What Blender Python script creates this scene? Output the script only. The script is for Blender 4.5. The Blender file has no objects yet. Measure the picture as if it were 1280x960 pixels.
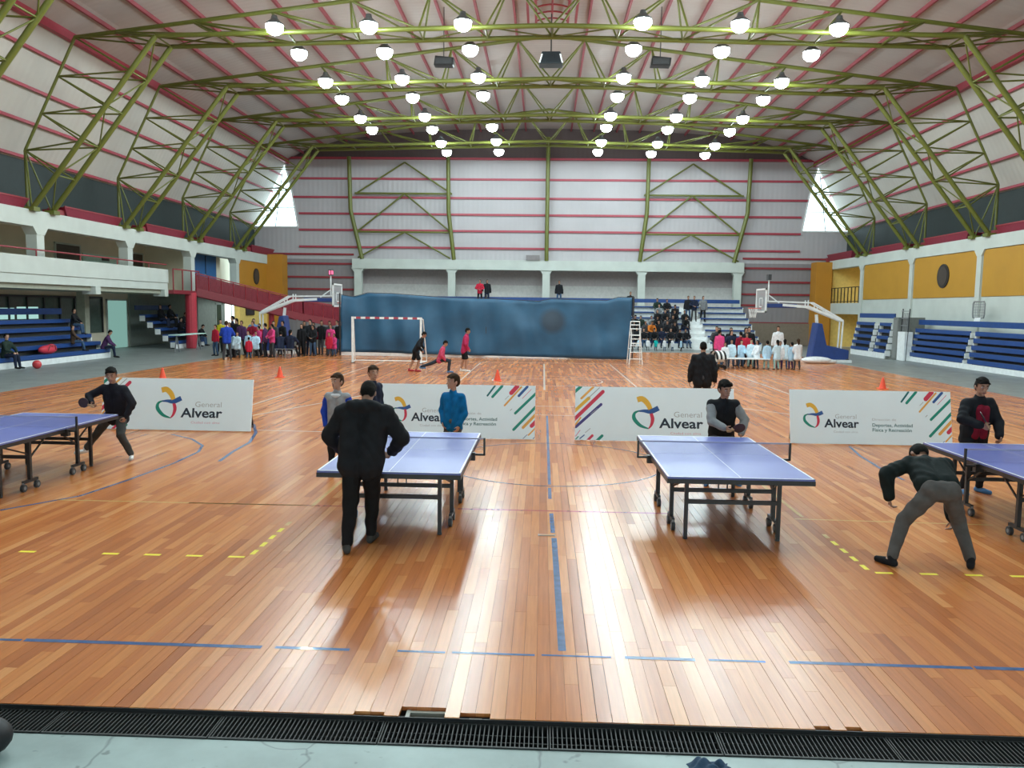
import bpy, bmesh, math, random
import numpy as np
from mathutils import Vector, Matrix
random.seed(7)
scene = bpy.context.scene
C = scene.collection

# ------------------------------------------------------------------ camera, world, exposure
def setup_camera():
    f, cx, cy = 1000.0, 640.0, 480.0                 # focal length in pixels of the 1280x960 frame
    vy = Vector(((679-cx)/f, (cy-385)/f, -1)).normalized()
    vx = Vector((1, -.013, 0)); vx -= vy*vx.dot(vy); vx.normalize()
    vz = vx.cross(vy)
    rot = Matrix((vx, vy, vz))                       # camera -> world
    cam = bpy.data.cameras.new('camera'); cam.sensor_width = 36; cam.lens = 36*f/1280
    cam.clip_start = .05; cam.clip_end = 400
    o = bpy.data.objects.new('camera', cam); C.objects.link(o)
    o.matrix_world = Matrix.Translation((-.18, 0, 2.5)) @ rot.to_4x4()
    scene.camera = o
setup_camera()
world = bpy.data.worlds.new('world'); scene.world = world; world.use_nodes = True
wb = world.node_tree.nodes['Background']
wb.inputs[0].default_value = (.72, .95, 1, 1); wb.inputs[1].default_value = 4.6
vs = scene.view_settings
vs.view_transform = 'Standard'; vs.look = 'None'; vs.gamma = 1; vs.exposure = -0.32; vs.use_curve_mapping = False
LAMP = 125.0                                         # radiance of the high-bay lamps

# ------------------------------------------------------------------ materials
MATS = {}
def nt_new(name):
    m = bpy.data.materials.new(name); m.use_nodes = True
    nt = m.node_tree; return m, nt, nt.nodes['Principled BSDF']
def mat(name, col, rough=.6, metal=0., vary=.08, scale=6., bump=0., emit=0., coat=0., spec=.5):
    if name in MATS: return MATS[name]
    m, nt, b = nt_new(name)
    b.inputs['Roughness'].default_value = rough; b.inputs['Metallic'].default_value = metal
    b.inputs['Specular IOR Level'].default_value = spec
    if coat: b.inputs['Coat Weight'].default_value = coat
    tc = nt.nodes.new('ShaderNodeTexCoord'); nz = nt.nodes.new('ShaderNodeTexNoise')
    nz.inputs['Scale'].default_value = scale; nz.inputs['Detail'].default_value = 4
    nt.links.new(tc.outputs['Object'], nz.inputs['Vector'])
    cr = nt.nodes.new('ShaderNodeValToRGB')
    cr.color_ramp.elements[0].position = .3; cr.color_ramp.elements[1].position = .7
    cr.color_ramp.elements[0].color = tuple(c*(1-vary) for c in col)+(1,)
    cr.color_ramp.elements[1].color = tuple(min(1, c*(1+vary)) for c in col)+(1,)
    nt.links.new(nz.outputs['Fac'], cr.inputs['Fac']); nt.links.new(cr.outputs['Color'], b.inputs['Base Color'])
    if bump:
        bp = nt.nodes.new('ShaderNodeBump'); bp.inputs['Strength'].default_value = bump; bp.inputs['Distance'].default_value = .02
        nt.links.new(nz.outputs['Fac'], bp.inputs['Height']); nt.links.new(bp.outputs['Normal'], b.inputs['Normal'])
    if emit:
        b.inputs['Emission Color'].default_value = tuple(col)+(1,); b.inputs['Emission Strength'].default_value = emit
    MATS[name] = m; return m
def cladding(name, col, axis='Y', period=.5, rough=.55, vary=.05):
    """ribbed sheet metal: fine ribs as relief, faint sheet to sheet variation"""
    m, nt, b = nt_new(name); b.inputs['Roughness'].default_value = rough
    tc = nt.nodes.new('ShaderNodeTexCoord')
    wv = nt.nodes.new('ShaderNodeTexWave'); wv.bands_direction = axis; wv.inputs['Scale'].default_value = .314/period
    nt.links.new(tc.outputs['Object'], wv.inputs['Vector'])
    nz = nt.nodes.new('ShaderNodeTexNoise'); nz.inputs['Scale'].default_value = .5; nz.inputs['Detail'].default_value = 5
    nt.links.new(tc.outputs['Object'], nz.inputs['Vector'])
    cr = nt.nodes.new('ShaderNodeValToRGB'); cr.color_ramp.elements[0].position = .3; cr.color_ramp.elements[1].position = .7
    cr.color_ramp.elements[0].color = tuple(c*(1-vary) for c in col)+(1,); cr.color_ramp.elements[1].color = tuple(c*(1+vary) for c in col)+(1,)
    nt.links.new(nz.outputs['Fac'], cr.inputs['Fac']); nt.links.new(cr.outputs['Color'], b.inputs['Base Color'])
    bp = nt.nodes.new('ShaderNodeBump'); bp.inputs['Strength'].default_value = .25; bp.inputs['Distance'].default_value = .03
    nt.links.new(wv.outputs['Fac'], bp.inputs['Height']); nt.links.new(bp.outputs['Normal'], b.inputs['Normal'])
    MATS[name] = m; return m
def plank_mat(name, island):
    m, nt, b = nt_new(name)
    N, L = nt.nodes.new, nt.links.new
    if island: rnd = N('ShaderNodeNewGeometry').outputs['Random Per Island']
    else: rnd = N('ShaderNodeObjectInfo').outputs['Random']
    cr = N('ShaderNodeValToRGB'); e = cr.color_ramp.elements
    cols = [(0, (.42, .125, .034)), (.2, (.51, .160, .042)), (.5, (.56, .188, .050)), (.8, (.61, .225, .064)), (1, (.70, .30, .105))]
    e[0].position, e[0].color = 0, cols[0][1]+(1,); e[1].position, e[1].color = 1, cols[-1][1]+(1,)
    for p, c in cols[1:-1]: x = e.new(p); x.color = c+(1,)
    L(rnd, cr.inputs['Fac'])
    geo = N('ShaderNodeNewGeometry'); mp = N('ShaderNodeMapping'); mp.inputs['Scale'].default_value = (34, 1.6, 1)
    L(geo.outputs['Position'], mp.inputs['Vector'])
    nz = N('ShaderNodeTexNoise'); nz.inputs['Scale'].default_value = 1; nz.inputs['Detail'].default_value = 6; nz.inputs['Roughness'].default_value = .6
    L(mp.outputs['Vector'], nz.inputs['Vector'])
    mr = N('ShaderNodeMapRange'); mr.inputs['From Min'].default_value = .3; mr.inputs['From Max'].default_value = .7
    mr.inputs['To Min'].default_value = .86; mr.inputs['To Max'].default_value = 1.1
    L(nz.outputs['Fac'], mr.inputs['Value'])
    mx = N('ShaderNodeVectorMath'); mx.operation = 'SCALE'
    L(cr.outputs['Color'], mx.inputs[0]); L(mr.outputs['Result'], mx.inputs['Scale'])
    L(mx.outputs['Vector'], b.inputs['Base Color'])
    n2 = N('ShaderNodeTexNoise'); n2.inputs['Scale'].default_value = .9; n2.inputs['Detail'].default_value = 4
    L(geo.outputs['Position'], n2.inputs['Vector'])
    r2 = N('ShaderNodeMapRange'); r2.inputs['From Min'].default_value = .15; r2.inputs['From Max'].default_value = .85
    r2.inputs['To Min'].default_value = .20; r2.inputs['To Max'].default_value = .27
    L(n2.outputs['Fac'], r2.inputs['Value']); L(r2.outputs['Result'], b.inputs['Roughness'])
    n3 = N('ShaderNodeTexNoise'); n3.inputs['Scale'].default_value = 7; n3.inputs['Detail'].default_value = 2
    L(geo.outputs['Position'], n3.inputs['Vector'])
    bp = N('ShaderNodeBump'); bp.inputs['Strength'].default_value = .006; bp.inputs['Distance'].default_value = .02
    L(n3.outputs['Fac'], bp.inputs['Height']); L(bp.outputs['Normal'], b.inputs['Normal'])
    b.inputs['IOR'].default_value = 1.68
    MATS[name] = m; return m
def concrete_mat(name, col):
    m, nt, b = nt_new(name); N, L = nt.nodes.new, nt.links.new
    geo = N('ShaderNodeNewGeometry')
    n1 = N('ShaderNodeTexNoise'); n1.inputs['Scale'].default_value = 1.3; n1.inputs['Detail'].default_value = 8; n1.inputs['Roughness'].default_value = .62
    L(geo.outputs['Position'], n1.inputs['Vector'])
    cr = N('ShaderNodeValToRGB'); e = cr.color_ramp.elements
    e[0].position, e[0].color = .28, tuple(c*.72 for c in col)+(1,); e[1].position, e[1].color = .66, tuple(c*1.12 for c in col)+(1,)
    L(n1.outputs['Fac'], cr.inputs['Fac'])
    vo = N('ShaderNodeTexVoronoi'); vo.feature = 'DISTANCE_TO_EDGE'; vo.inputs['Scale'].default_value = .55
    mpn = N('ShaderNodeTexNoise'); mpn.inputs['Scale'].default_value = 3; L(geo.outputs['Position'], mpn.inputs['Vector'])
    ad = N('ShaderNodeVectorMath'); ad.operation = 'MULTIPLY_ADD'; ad.inputs[1].default_value = (.25, .25, .25)
    L(mpn.outputs['Color'], ad.inputs[0]); L(geo.outputs['Position'], ad.inputs[2]); L(ad.outputs['Vector'], vo.inputs['Vector'])
    ck = N('ShaderNodeMapRange'); ck.inputs['From Min'].default_value = 0; ck.inputs['From Max'].default_value = .006
    ck.inputs['To Min'].default_value = .55; ck.inputs['To Max'].default_value = 1; L(vo.outputs['Distance'], ck.inputs['Value'])
    n4 = N('ShaderNodeTexNoise'); n4.inputs['Scale'].default_value = 9; n4.inputs['Detail'].default_value = 2
    L(geo.outputs['Position'], n4.inputs['Vector'])
    st = N('ShaderNodeMapRange'); st.inputs['From Min'].default_value = .68; st.inputs['From Max'].default_value = .74
    st.inputs['To Min'].default_value = 1; st.inputs['To Max'].default_value = .55; L(n4.outputs['Fac'], st.inputs['Value'])
    mu = N('ShaderNodeMath'); mu.operation = 'MULTIPLY'; L(ck.outputs['Result'], mu.inputs[0]); L(st.outputs['Result'], mu.inputs[1])
    mx = N('ShaderNodeVectorMath'); mx.operation = 'SCALE'; L(cr.outputs['Color'], mx.inputs[0]); L(mu.outputs['Value'], mx.inputs['Scale'])
    L(mx.outputs['Vector'], b.inputs['Base Color']); b.inputs['Roughness'].default_value = .45
    MATS[name] = m; return m
def sheer(name, col, alpha):
    """thin netting or clear pane: partly see-through"""
    m = bpy.data.materials.new(name); m.use_nodes = True; nt = m.node_tree; nt.nodes.clear()
    N, L = nt.nodes.new, nt.links.new
    o = N('ShaderNodeOutputMaterial'); mx = N('ShaderNodeMixShader'); t = N('ShaderNodeBsdfTransparent'); d = N('ShaderNodeBsdfPrincipled')
    d.inputs['Base Color'].default_value = tuple(col)+(1,); d.inputs['Roughness'].default_value = .3
    mx.inputs['Fac'].default_value = alpha; L(t.outputs[0], mx.inputs[1]); L(d.outputs[0], mx.inputs[2]); L(mx.outputs[0], o.inputs['Surface'])
    MATS[name] = m; return m
def glow(name, col, s):
    m = bpy.data.materials.new(name); m.use_nodes = True; nt = m.node_tree; nt.nodes.clear()
    o = nt.nodes.new('ShaderNodeOutputMaterial'); e = nt.nodes.new('ShaderNodeEmission')
    e.inputs[0].default_value = tuple(col)+(1,); e.inputs[1].default_value = s; nt.links.new(e.outputs[0], o.inputs[0])
    MATS[name] = m; return m

M_CLAD = cladding('roof_cladding', (.42, .365, .34), 'Y', .35)
M_SLOPE = cladding('slope_cladding', (.50, .475, .43), 'Y', .35)
M_GABLE = cladding('gable_cladding', (.43, .41, .425), 'X', .35)
M_LOWSHADE = cladding('shade_toned_lower_cladding', (.24, .22, .23), 'X', .35)  # lower gable sheets: weaker light at the sides painted in as darker grey
M_TOPSHADE = cladding('shade_toned_top_cladding', (.07, .045, .045), 'X', .35)  # gable top: shade at the roof end painted in as dark brown
M_BAND = mat('dark_green_band', (.018, .03, .03), .6)
M_RED = mat('red_paint', (.36, .045, .07), .5)
M_REDDK = mat('dark_red_paint', (.26, .025, .035), .5)
M_GREEN = mat('olive_green_paint', (.125, .14, .022), .42, vary=.12, scale=1.5)
M_WHITEC = mat('white_painted_concrete', (.52, .56, .52), .7, vary=.06, scale=1.2)
M_CREAM = mat('cream_plaster', (.70, .64, .50), .8, vary=.06, scale=1.)
M_YELLOW = mat('ochre_paint', (.46, .235, .02), .6, vary=.05, scale=1.)
M_ORANGE = mat('orange_ochre_paint', (.46, .20, .016), .6, vary=.05, scale=1.)
M_LYELLOW = mat('pale_yellow_paint', (.75, .55, .16), .7)
M_BLUE = mat('blue_seat_plastic', (.012, .055, .21), .4)
M_BLUEDOOR = mat('blue_door_paint', (.015, .10, .27), .5)
M_WHITE = mat('white_paint', (.75, .78, .78), .45)
M_BLACK = mat('black_metal', (.012, .012, .013), .4)
M_DARK = mat('dark_metal', (.035, .037, .04), .5)
M_GREY = mat('grey_metal', (.25, .26, .27), .45, .3)
M_SUB = mat('subfloor_shadow_gap', (.03, .016, .01), .8)
M_CONC = concrete_mat('grey_concrete', (.21, .235, .23))
M_CONCN = concrete_mat('pale_concrete', (.34, .44, .43))
M_PLANKI = plank_mat('plank_varnish', False)
M_PLANKS = plank_mat('plank_varnish_far', True)
M_BROWN = mat('brown_door', (.10, .075, .06), .6)
M_GLASSDAY = glow('daylit_frosted_glass', (.55, .95, .88), .9)

# ------------------------------------------------------------------ mesh helpers
class MB:
    def __init__(s): s.v = []; s.f = []
    def add(s, vs_, fs):
        n = len(s.v); s.v += [tuple(v) for v in vs_]; s.f += [tuple(i+n for i in f) for f in fs]; return s
    def box(s, x0, x1, y0, y1, z0, z1):
        return s.add([(x0,y0,z0),(x1,y0,z0),(x1,y1,z0),(x0,y1,z0),(x0,y0,z1),(x1,y0,z1),(x1,y1,z1),(x0,y1,z1)],
                     [(3,2,1,0),(4,5,6,7),(0,1,5,4),(1,2,6,5),(2,3,7,6),(3,0,4,7)])
    def prism(s, pts, d):
        """polygon (3D points) extruded along vector d"""
        n = len(pts); d = Vector(d); a = [Vector(p) for p in pts]
        return s.add(a+[p+d for p in a], [tuple(range(n))[::-1], tuple(range(n, 2*n))]+[(i,(i+1)%n,n+(i+1)%n,n+i) for i in range(n)])
    def tube(s, a, b, r, n=8, r2=None, cap=True):
        a, b = Vector(a), Vector(b); d = (b-a)
        if d.length < 1e-6: return s
        d.normalize(); u = d.orthogonal().normalized(); w = d.cross(u); r2 = r if r2 is None else r2
        ring = lambda c, rr: [c+(u*math.cos(2*math.pi*i/n)+w*math.sin(2*math.pi*i/n))*rr for i in range(n)]
        fs = [(i,(i+1)%n,n+(i+1)%n,n+i) for i in range(n)]
        if cap: fs += [tuple(range(n))[::-1], tuple(range(n, 2*n))]
        return s.add(ring(a, r)+ring(b, r2), fs)
    def path(s, pts, r, n=6):
        for a, b in zip(pts[:-1], pts[1:]): s.tube(a, b, r, n)
        return s
    def bar(s, a, b, w, h=None):
        """square bar between two points"""
        a, b = Vector(a), Vector(b); d = (b-a).normalized(); h = h or w
        up = Vector((0,0,1)) if abs(d.z) < .95 else Vector((0,1,0))
        u = d.cross(up).normalized()*w/2; t = u.cross(d).normalized()*h/2
        return s.add([a-u-t, a+u-t, a+u+t, a-u+t, b-u-t, b+u-t, b+u+t, b-u+t],
                     [(3,2,1,0),(4,5,6,7),(0,1,5,4),(1,2,6,5),(2,3,7,6),(3,0,4,7)])
    def lathe(s, prof, n=16, c=(0,0,0), cap=True):
        """profile [(r,z)...] turned around z"""
        k = len(prof); vs_ = [(c[0]+r*math.cos(2*math.pi*i/n), c[1]+r*math.sin(2*math.pi*i/n), c[2]+z) for r, z in prof for i in range(n)]
        fs = [(j*n+i, j*n+(i+1)%n, (j+1)*n+(i+1)%n, (j+1)*n+i) for j in range(k-1) for i in range(n)]
        if cap: fs += [tuple(range(n))[::-1], tuple((k-1)*n+i for i in range(n))]
        return s.add(vs_, fs)
    def ell(s, c, r, R=None, nu=12, nv=8):
        c = Vector(c); r = (r, r, r) if isinstance(r, (int, float)) else r
        vs_ = []
        for j in range(1, nv):
            t = math.pi*j/nv
            for i in range(nu):
                p = 2*math.pi*i/nu; v = Vector((r[0]*math.sin(t)*math.cos(p), r[1]*math.sin(t)*math.sin(p), r[2]*math.cos(t)))
                vs_.append(c+(R @ v if R else v))
        top = Vector((0,0,r[2])); vs_ += [c+(R @ top if R else top), c-(R @ top if R else top)]
        fs = [(j*nu+i, (j+1)*nu+i, (j+1)*nu+(i+1)%nu, j*nu+(i+1)%nu) for j in range(nv-2) for i in range(nu)]
        T, B = len(vs_)-2, len(vs_)-1
        fs += [(T, i, (i+1)%nu) for i in range(nu)]+[(B, (nv-2)*nu+(i+1)%nu, (nv-2)*nu+i) for i in range(nu)]
        return s.add(vs_, fs)
    def cap(s, a, ra, b, rb, n=10):
        s.ell(a, ra, None, n, 7); s.ell(b, rb, None, n, 7); return s.tube(a, b, ra*.985, n, rb*.985)
    def mesh(s, name):
        m = bpy.data.meshes.new(name); m.from_pydata(s.v, [], s.f); m.validate(); m.update(); return m
    def build(s, name, material, parent=None, smooth=False, bevel=0):
        return link(s.mesh(name), name, material, parent, smooth, bevel)
def link(me, name, material=None, parent=None, smooth=False, bevel=0, mw=None):
    if material is not None and not me.materials: me.materials.append(material)
    if smooth: me.polygons.foreach_set('use_smooth', [True]*len(me.polygons))
    o = bpy.data.objects.new(name, me); C.objects.link(o)
    if parent is not None: o.parent = parent
    if mw is not None: o.matrix_local = mw
    if bevel:
        b = o.modifiers.new('bevel', 'BEVEL'); b.width = bevel; b.segments = 2; b.limit_method = 'ANGLE'
    return o
def tag(o, label, cat, group=None):
    o['label'] = label; o['category'] = cat
    if group: o['group'] = group
    return o
def thing(name, label, cat, loc=(0,0,0), rz=0, group=None):
    o = bpy.data.objects.new(name, None); C.objects.link(o); o.empty_display_size = .2
    o.location = loc; o.rotation_euler = (0, 0, rz); return tag(o, label, cat, group)
def struct(o): o['kind'] = 'structure'; return o
def copy_tree(o, parent=None, loc=None, rz=None, label=None):
    kids = list(o.children)
    c = o.copy(); C.objects.link(c); c.parent = parent
    if loc is not None: c.location = loc
    if rz is not None: c.rotation_euler = (0, 0, rz)
    if label: c['label'] = label
    for k in kids: copy_tree(k, c)
    return c
def seg_matrix(a, b, r):
    """unit cylinder (radius 1, z 0..1) laid from a to b"""
    a, b = Vector(a), Vector(b); d = b-a
    q = d.to_track_quat('Z', 'Y').to_matrix().to_4x4()
    return Matrix.Translation(a) @ q @ Matrix.Diagonal((r, r, d.length, 1))
def unit_tube(name, material, n=8):
    m = MB().tube((0,0,0), (0,0,1), 1, n).mesh(name); m.materials.append(material)
    m.polygons.foreach_set('use_smooth', [len(p.vertices) == 4 for p in m.polygons]); return m
# ------------------------------------------------------------------ floor
Y0, Y1, XL, XR = 4.66, 47.0, -15.05, 14.15
floor = struct(MB().box(XL, XR, Y0+.12, Y1, -.06, -.012).build('floor', M_SUB))
notches = [(-1.25, -1.16, 4.70), (-.99, -.71, 4.775), (-.60, -.51, 4.72), (1.52, 1.60, 4.70), (1.68, 1.77, 4.70)]
planks = []
w = .0935; x = XL; k = 0
while x < XR-.02:
    gap = random.choice((.0015, .0015, .002, .0045)); xc = x+w/2; ys = Y0
    for a, b_, yn in notches:
        if a-.01 < xc < b_+.01: ys = yn
    y = ys; first = True
    while y < Y1:
        l = random.uniform(.9, 2.3)*(random.uniform(.2, 1) if first else 1); first = False
        ye = min(Y1, y+l)
        if Y1-ye < .3: ye = Y1
        planks.append((x+gap/2, x+w-gap/2, y+.001, ye-.001)); y = ye
    x += w; k += 1
def seen(p):
    xc, yc = (p[0]+p[1])/2+.18, p[2]
    return abs(xc+.037*yc) < .68*max(yc, 4.6)+.1
near = sorted([p for p in planks if seen(p)], key=lambda p: -(p[3]-p[2])*(p[1]-p[0])/((p[2]+p[3])/2)**3)[:300]
nearset = set(near)
pm = MB().box(-.5, .5, 0, 1, -.025, 0).mesh('plank'); pm.materials.append(M_PLANKI)
for p in near:
    link(pm, 'plank', parent=floor, mw=Matrix.Translation(((p[0]+p[1])/2, p[2], 0)) @ Matrix.Diagonal((p[1]-p[0], p[3]-p[2], 1, 1)))
rest = MB()
for p in planks:
    if p in nearset: continue
    if p[2] < 16: rest.box(p[0], p[1], p[2], p[3], -.025, 0)
    else: rest.add([(p[0],p[2],0),(p[1],p[2],0),(p[1],p[3],0),(p[0],p[3],0)], [(0,1,2,3)])
ro = rest.build('planks', M_PLANKS, floor); ro['kind'] = 'stuff'
M_LBLUE = mat('blue_court_line', (.04, .11, .27), .25, vary=.25, scale=14, coat=.4)
M_LRED = mat('red_court_line', (.42, .05, .04), .25, vary=.2, scale=14, coat=.4)
M_LYEL = mat('yellow_court_line', (.85, .70, .02), .6, vary=.1, scale=14)
M_LTAN = mat('worn_yellow_court_line', (.66, .40, .13), .25, vary=.15, scale=9, coat=.4)
M_LWHT = mat('white_court_line', (.78, .66, .56), .25, vary=.1, scale=9, coat=.4)
M_LVIO = mat('faded_violet_court_line', (.16, .09, .13), .25, vary=.3, scale=9, coat=.4)
def line(pts, wd, m, z=.0015):
    pts = [Vector((a, b_, z)) for a, b_ in pts]; n = len(pts); l, r = [], []
    for i, p in enumerate(pts):
        d = (pts[min(i+1, n-1)]-pts[max(i-1, 0)]).normalized(); s = Vector((-d.y, d.x, 0))*wd/2
        l.append(p+s); r.append(p-s)
    MB().add(l+r, [(n+i, n+i+1, i+1, i) for i in range(n-1)]).build('court_line', m, floor)
def arc(cx, cy, r, a0, a1, n=40): return [(cx+r*math.cos(math.radians(a0+(a1-a0)*i/n)), cy+r*math.sin(math.radians(a0+(a1-a0)*i/n))) for i in range(n+1)]
for a, b_, ww in [(-6.5,-4.0,.035),(-3.98,-2.2,.05),(-2.1,-1.55,.04),(-1.2,-.85,.03),(-.8,-.2,.03),(-.15,.35,.025),(.45,.95,.045),(1.05,1.45,.03),(1.62,2.9,.045),(2.92,3.6,.05),(3.65,6.5,.045)]:
    line([(a, 5.58), (b_, 5.575)], ww, M_LBLUE)
line([(0, 5.66), (-.02, 8.55)], .058, M_LBLUE); line([(-.03, 8.75), (-.04, 9.6)], .05, M_LBLUE)
line([(-.05, 10.35), (-.05, 11.0)], .045, M_LBLUE); line([(-.05, 11.2), (-.05, 18.5)], .045, M_LBLUE)
for ax in (-1, 1):
    o_ = -.02
    for i in range(6 if ax < 0 else 5):
        xa = ax*(3.08+.425*i) if not (ax < 0 and i == 4) else None
        if xa is None: continue
        line([(xa+o_, 7.635), (xa+ax*.165+o_, 7.635)], .05, M_LYEL)
    for i in range(5): line([(ax*3.04+o_, 7.72+.27*i), (ax*3.04+o_, 7.72+.27*i+.15)], .05, M_LYEL if i < 4 else M_LTAN)
    line([(ax*3.02, 9.7), (ax*3.02, 13.0)], .05, M_LTAN)
    line([(ax*7.35-.05, 16.6), (ax*7.35, 36.4)], .06, M_LWHT); line([(ax*2.92-.05, 22), (ax*2.92-.05, 36.2)], .05, M_LWHT)
line([(-6.3, 9.72), (-3.1, 9.72)], .04, M_LTAN); line([(-4.6, 9.722), (-2.2, 9.722)], .03, M_LRED)
line([(-1.2, 9.72), (1.4, 9.72)], .045, M_LRED); line([(2.9, 9.6), (5.2, 9.52)], .035, M_LTAN)
line(arc(0, 12.9, 1.8, 0, 360), .045, M_LVIO)
line([(-7.24,14.89),(-6.63,14.4),(-6.16,13.76),(-5.97,13.15),(-5.93,12.1),(-6.01,10.93),(-6.13,9.95),(-6.65,9.16)], .05, M_LBLUE)
line([(-5.3,12.4),(-5.41,13.21),(-5.47,14.18),(-5.75,15.27),(-6.21,16.4)], .06, M_LBLUE)
line([(5.58,15.0),(5.39,14.01),(5.29,12.95),(5.27,12.04)], .05, M_LBLUE)
line([(6.62,14.3),(6.09,13.79),(5.81,13.2),(5.68,12.67)], .06, M_LBLUE)
line([(-6.05, 15.6), (-3.2, 15.5)], .05, M_LWHT); line([(-7.3, 15.9), (-5.2, 22)], .06, M_LWHT)
line([(-.1, 24.4), (-.1, 36)], .06, M_LWHT); line([(4.0, 21.8), (6.6, 18.7)], .06, M_LWHT)
line([(-3, 20.35), (3, 20.3)], .05, M_LWHT); line([(-3, 18.65), (3, 18.6)], .04, M_LWHT); line([(-4.5, 28.4), (4.5, 28.3)], .06, M_LWHT)
line([(-11, 36.6), (7.6, 36.5)], .12, M_LWHT)
line(arc(0, 27.6, 1.9, 0, 360), .05, M_LWHT)
# metal pockets in the notched edge, and the small socket plate on the centre line
for a, b_, yn in notches:
    if b_-a < .2: MB().box(a+.006, b_-.006, 4.655, yn-.008, -.05, -.028).build('edge_pocket', mat('worn_steel', (.42, .42, .38), .5), floor)
    else:
        MB().box(a, b_, yn-.03, yn-.004, -.06, -.022).box(a, a+.025, 4.66, yn, -.06, -.02).box(b_-.025, b_, 4.66, yn, -.06, -.02).build('edge_pocket', mat('worn_steel', (.42, .42, .38), .5), floor)
        MB().box(a+.02, b_-.02, 4.66, yn-.03, -.07, -.055).build('pocket_bottom', M_DARK, floor)
pl = MB().box(-.095, .095, -.03, .03, 0, .003); po = pl.build('socket_plate', M_GREY, floor); po.location = (-.1, 8.65, .002)
MB().box(-.082, .082, -.02, .02, 0, .005).build('socket_lid', mat('plank_lid', (.46, .22, .08), .3), po)

struct(MB().box(XL-10, XL-.02, -6, 60, -.2, -.012).build('floor_left', M_CONC))
struct(MB().box(XR+.02, XR+10, -6, 60, -.2, -.012).build('floor_right', M_CONC))
struct(MB().box(XL-.02, XR+.02, Y1+.02, 64, -.2, -.012).build('floor_far', M_CONC))
wf = struct(MB().box(-26, 26, -6.2, -6, 3.9, 16).build('wall_front', M_WHITEC))
MB().box(-26, -13, -6.2, -6, -.3, 3.9).build('wall_pier', M_WHITEC, wf); MB().box(13, 26, -6.2, -6, -.3, 3.9).build('wall_pier', M_WHITEC, wf); MB().box(-13, 13, -6.2, -6, -.3, .4).build('sill_wall', M_WHITEC, wf)
wfw = struct(MB().box(-13, 13, -6.12, -6.1, .4, 3.9).build('window_9', sheer('clear_glazing', (.9,.95,1), .06)))
for i in range(14): MB().box(-13.03+2*i, -12.97+2*i, -6.15, -6.05, .4, 3.9).build('mullion', M_DARK, wfw)
struct(MB().box(XL-.02, XR+.02, -6, 4.385, -.3, -.035).build('floor_near', M_CONCN))
# ------------------------------------------------------------------ drain grating along the court edge
gr = thing('floor_grate', 'black steel drain grating running along the edge of the wooden court', 'grating', (0, 4.52, -.2))
MB().box(XL, XR, -.14, .9, -.12, -.05).box(XL, XR, .145, .165, -.05, .13).build('channel', M_BLACK, gr)
MB().box(XL, XR, .132, .138, .1, .196).build('edge_angle', M_BLACK, gr)
M_SLAT = mat('galvanised_slat', (.022, .024, .024), .55)
sm = MB().box(-.003, .003, -.118, .118, .14, .172).mesh('slat'); sm.materials.append(M_SLAT)
for i in range(8):
    xa = -4.1+i*1.0
    fr = MB().box(xa, xa+.992, -.13, -.118, .12, .173).box(xa, xa+.992, .118, .13, .12, .173).box(xa, xa+.006, -.118, .118, .12, .173).box(xa+.986, xa+.992, -.118, .118, .12, .173)
    fr.box(xa, xa+.992, -.04, -.034, .13, .15).box(xa, xa+.992, .034, .04, .13, .15)
    po = fr.build('grate_panel', M_SLAT, gr)
    for j in range(36): link(sm, 'slat', parent=po, mw=Matrix.Translation((xa+.02+j*.0268, 0, 0)))
# ------------------------------------------------------------------ roof and upper walls
RZ, KX, KZ, BX, BZ = 15.55, 19.4, 13.15, 21.9, 8.35
YA, YB = -6.0, 60.0
VAULT = [(0,RZ),(7,15.42),(12,15.12),(15.5,14.62),(18,13.9),(KX,KZ)]
def roof_z(x): return float(np.interp(abs(x), [v[0] for v in VAULT], [v[1] for v in VAULT]))
rp = [(-v[0],YA,v[1]) for v in VAULT[::-1]]+[(v[0],YA,v[1]) for v in VAULT[1:]]; nrp = len(rp)
cm = MB()
for i in range(nrp-1): cm.prism([rp[i], rp[i+1], (rp[i+1][0],YA,rp[i+1][2]+.15), (rp[i][0],YA,rp[i][2]+.15)], (0,YB-YA,0))
ceil = struct(cm.build('ceiling', M_CLAD))
purl = MB().box(-.05, .05, YA, YB, -.18, -.02).mesh('purlin'); purl.materials.append(mat('faded_red_purlin', (.30, .06, .075), .6))
for i in range(1, 12):
    for s in (-1, 1):
        px = s*1.65*i; link(purl, 'purlin', parent=ceil, mw=Matrix.Translation((px, 0, roof_z(px))))
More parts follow.
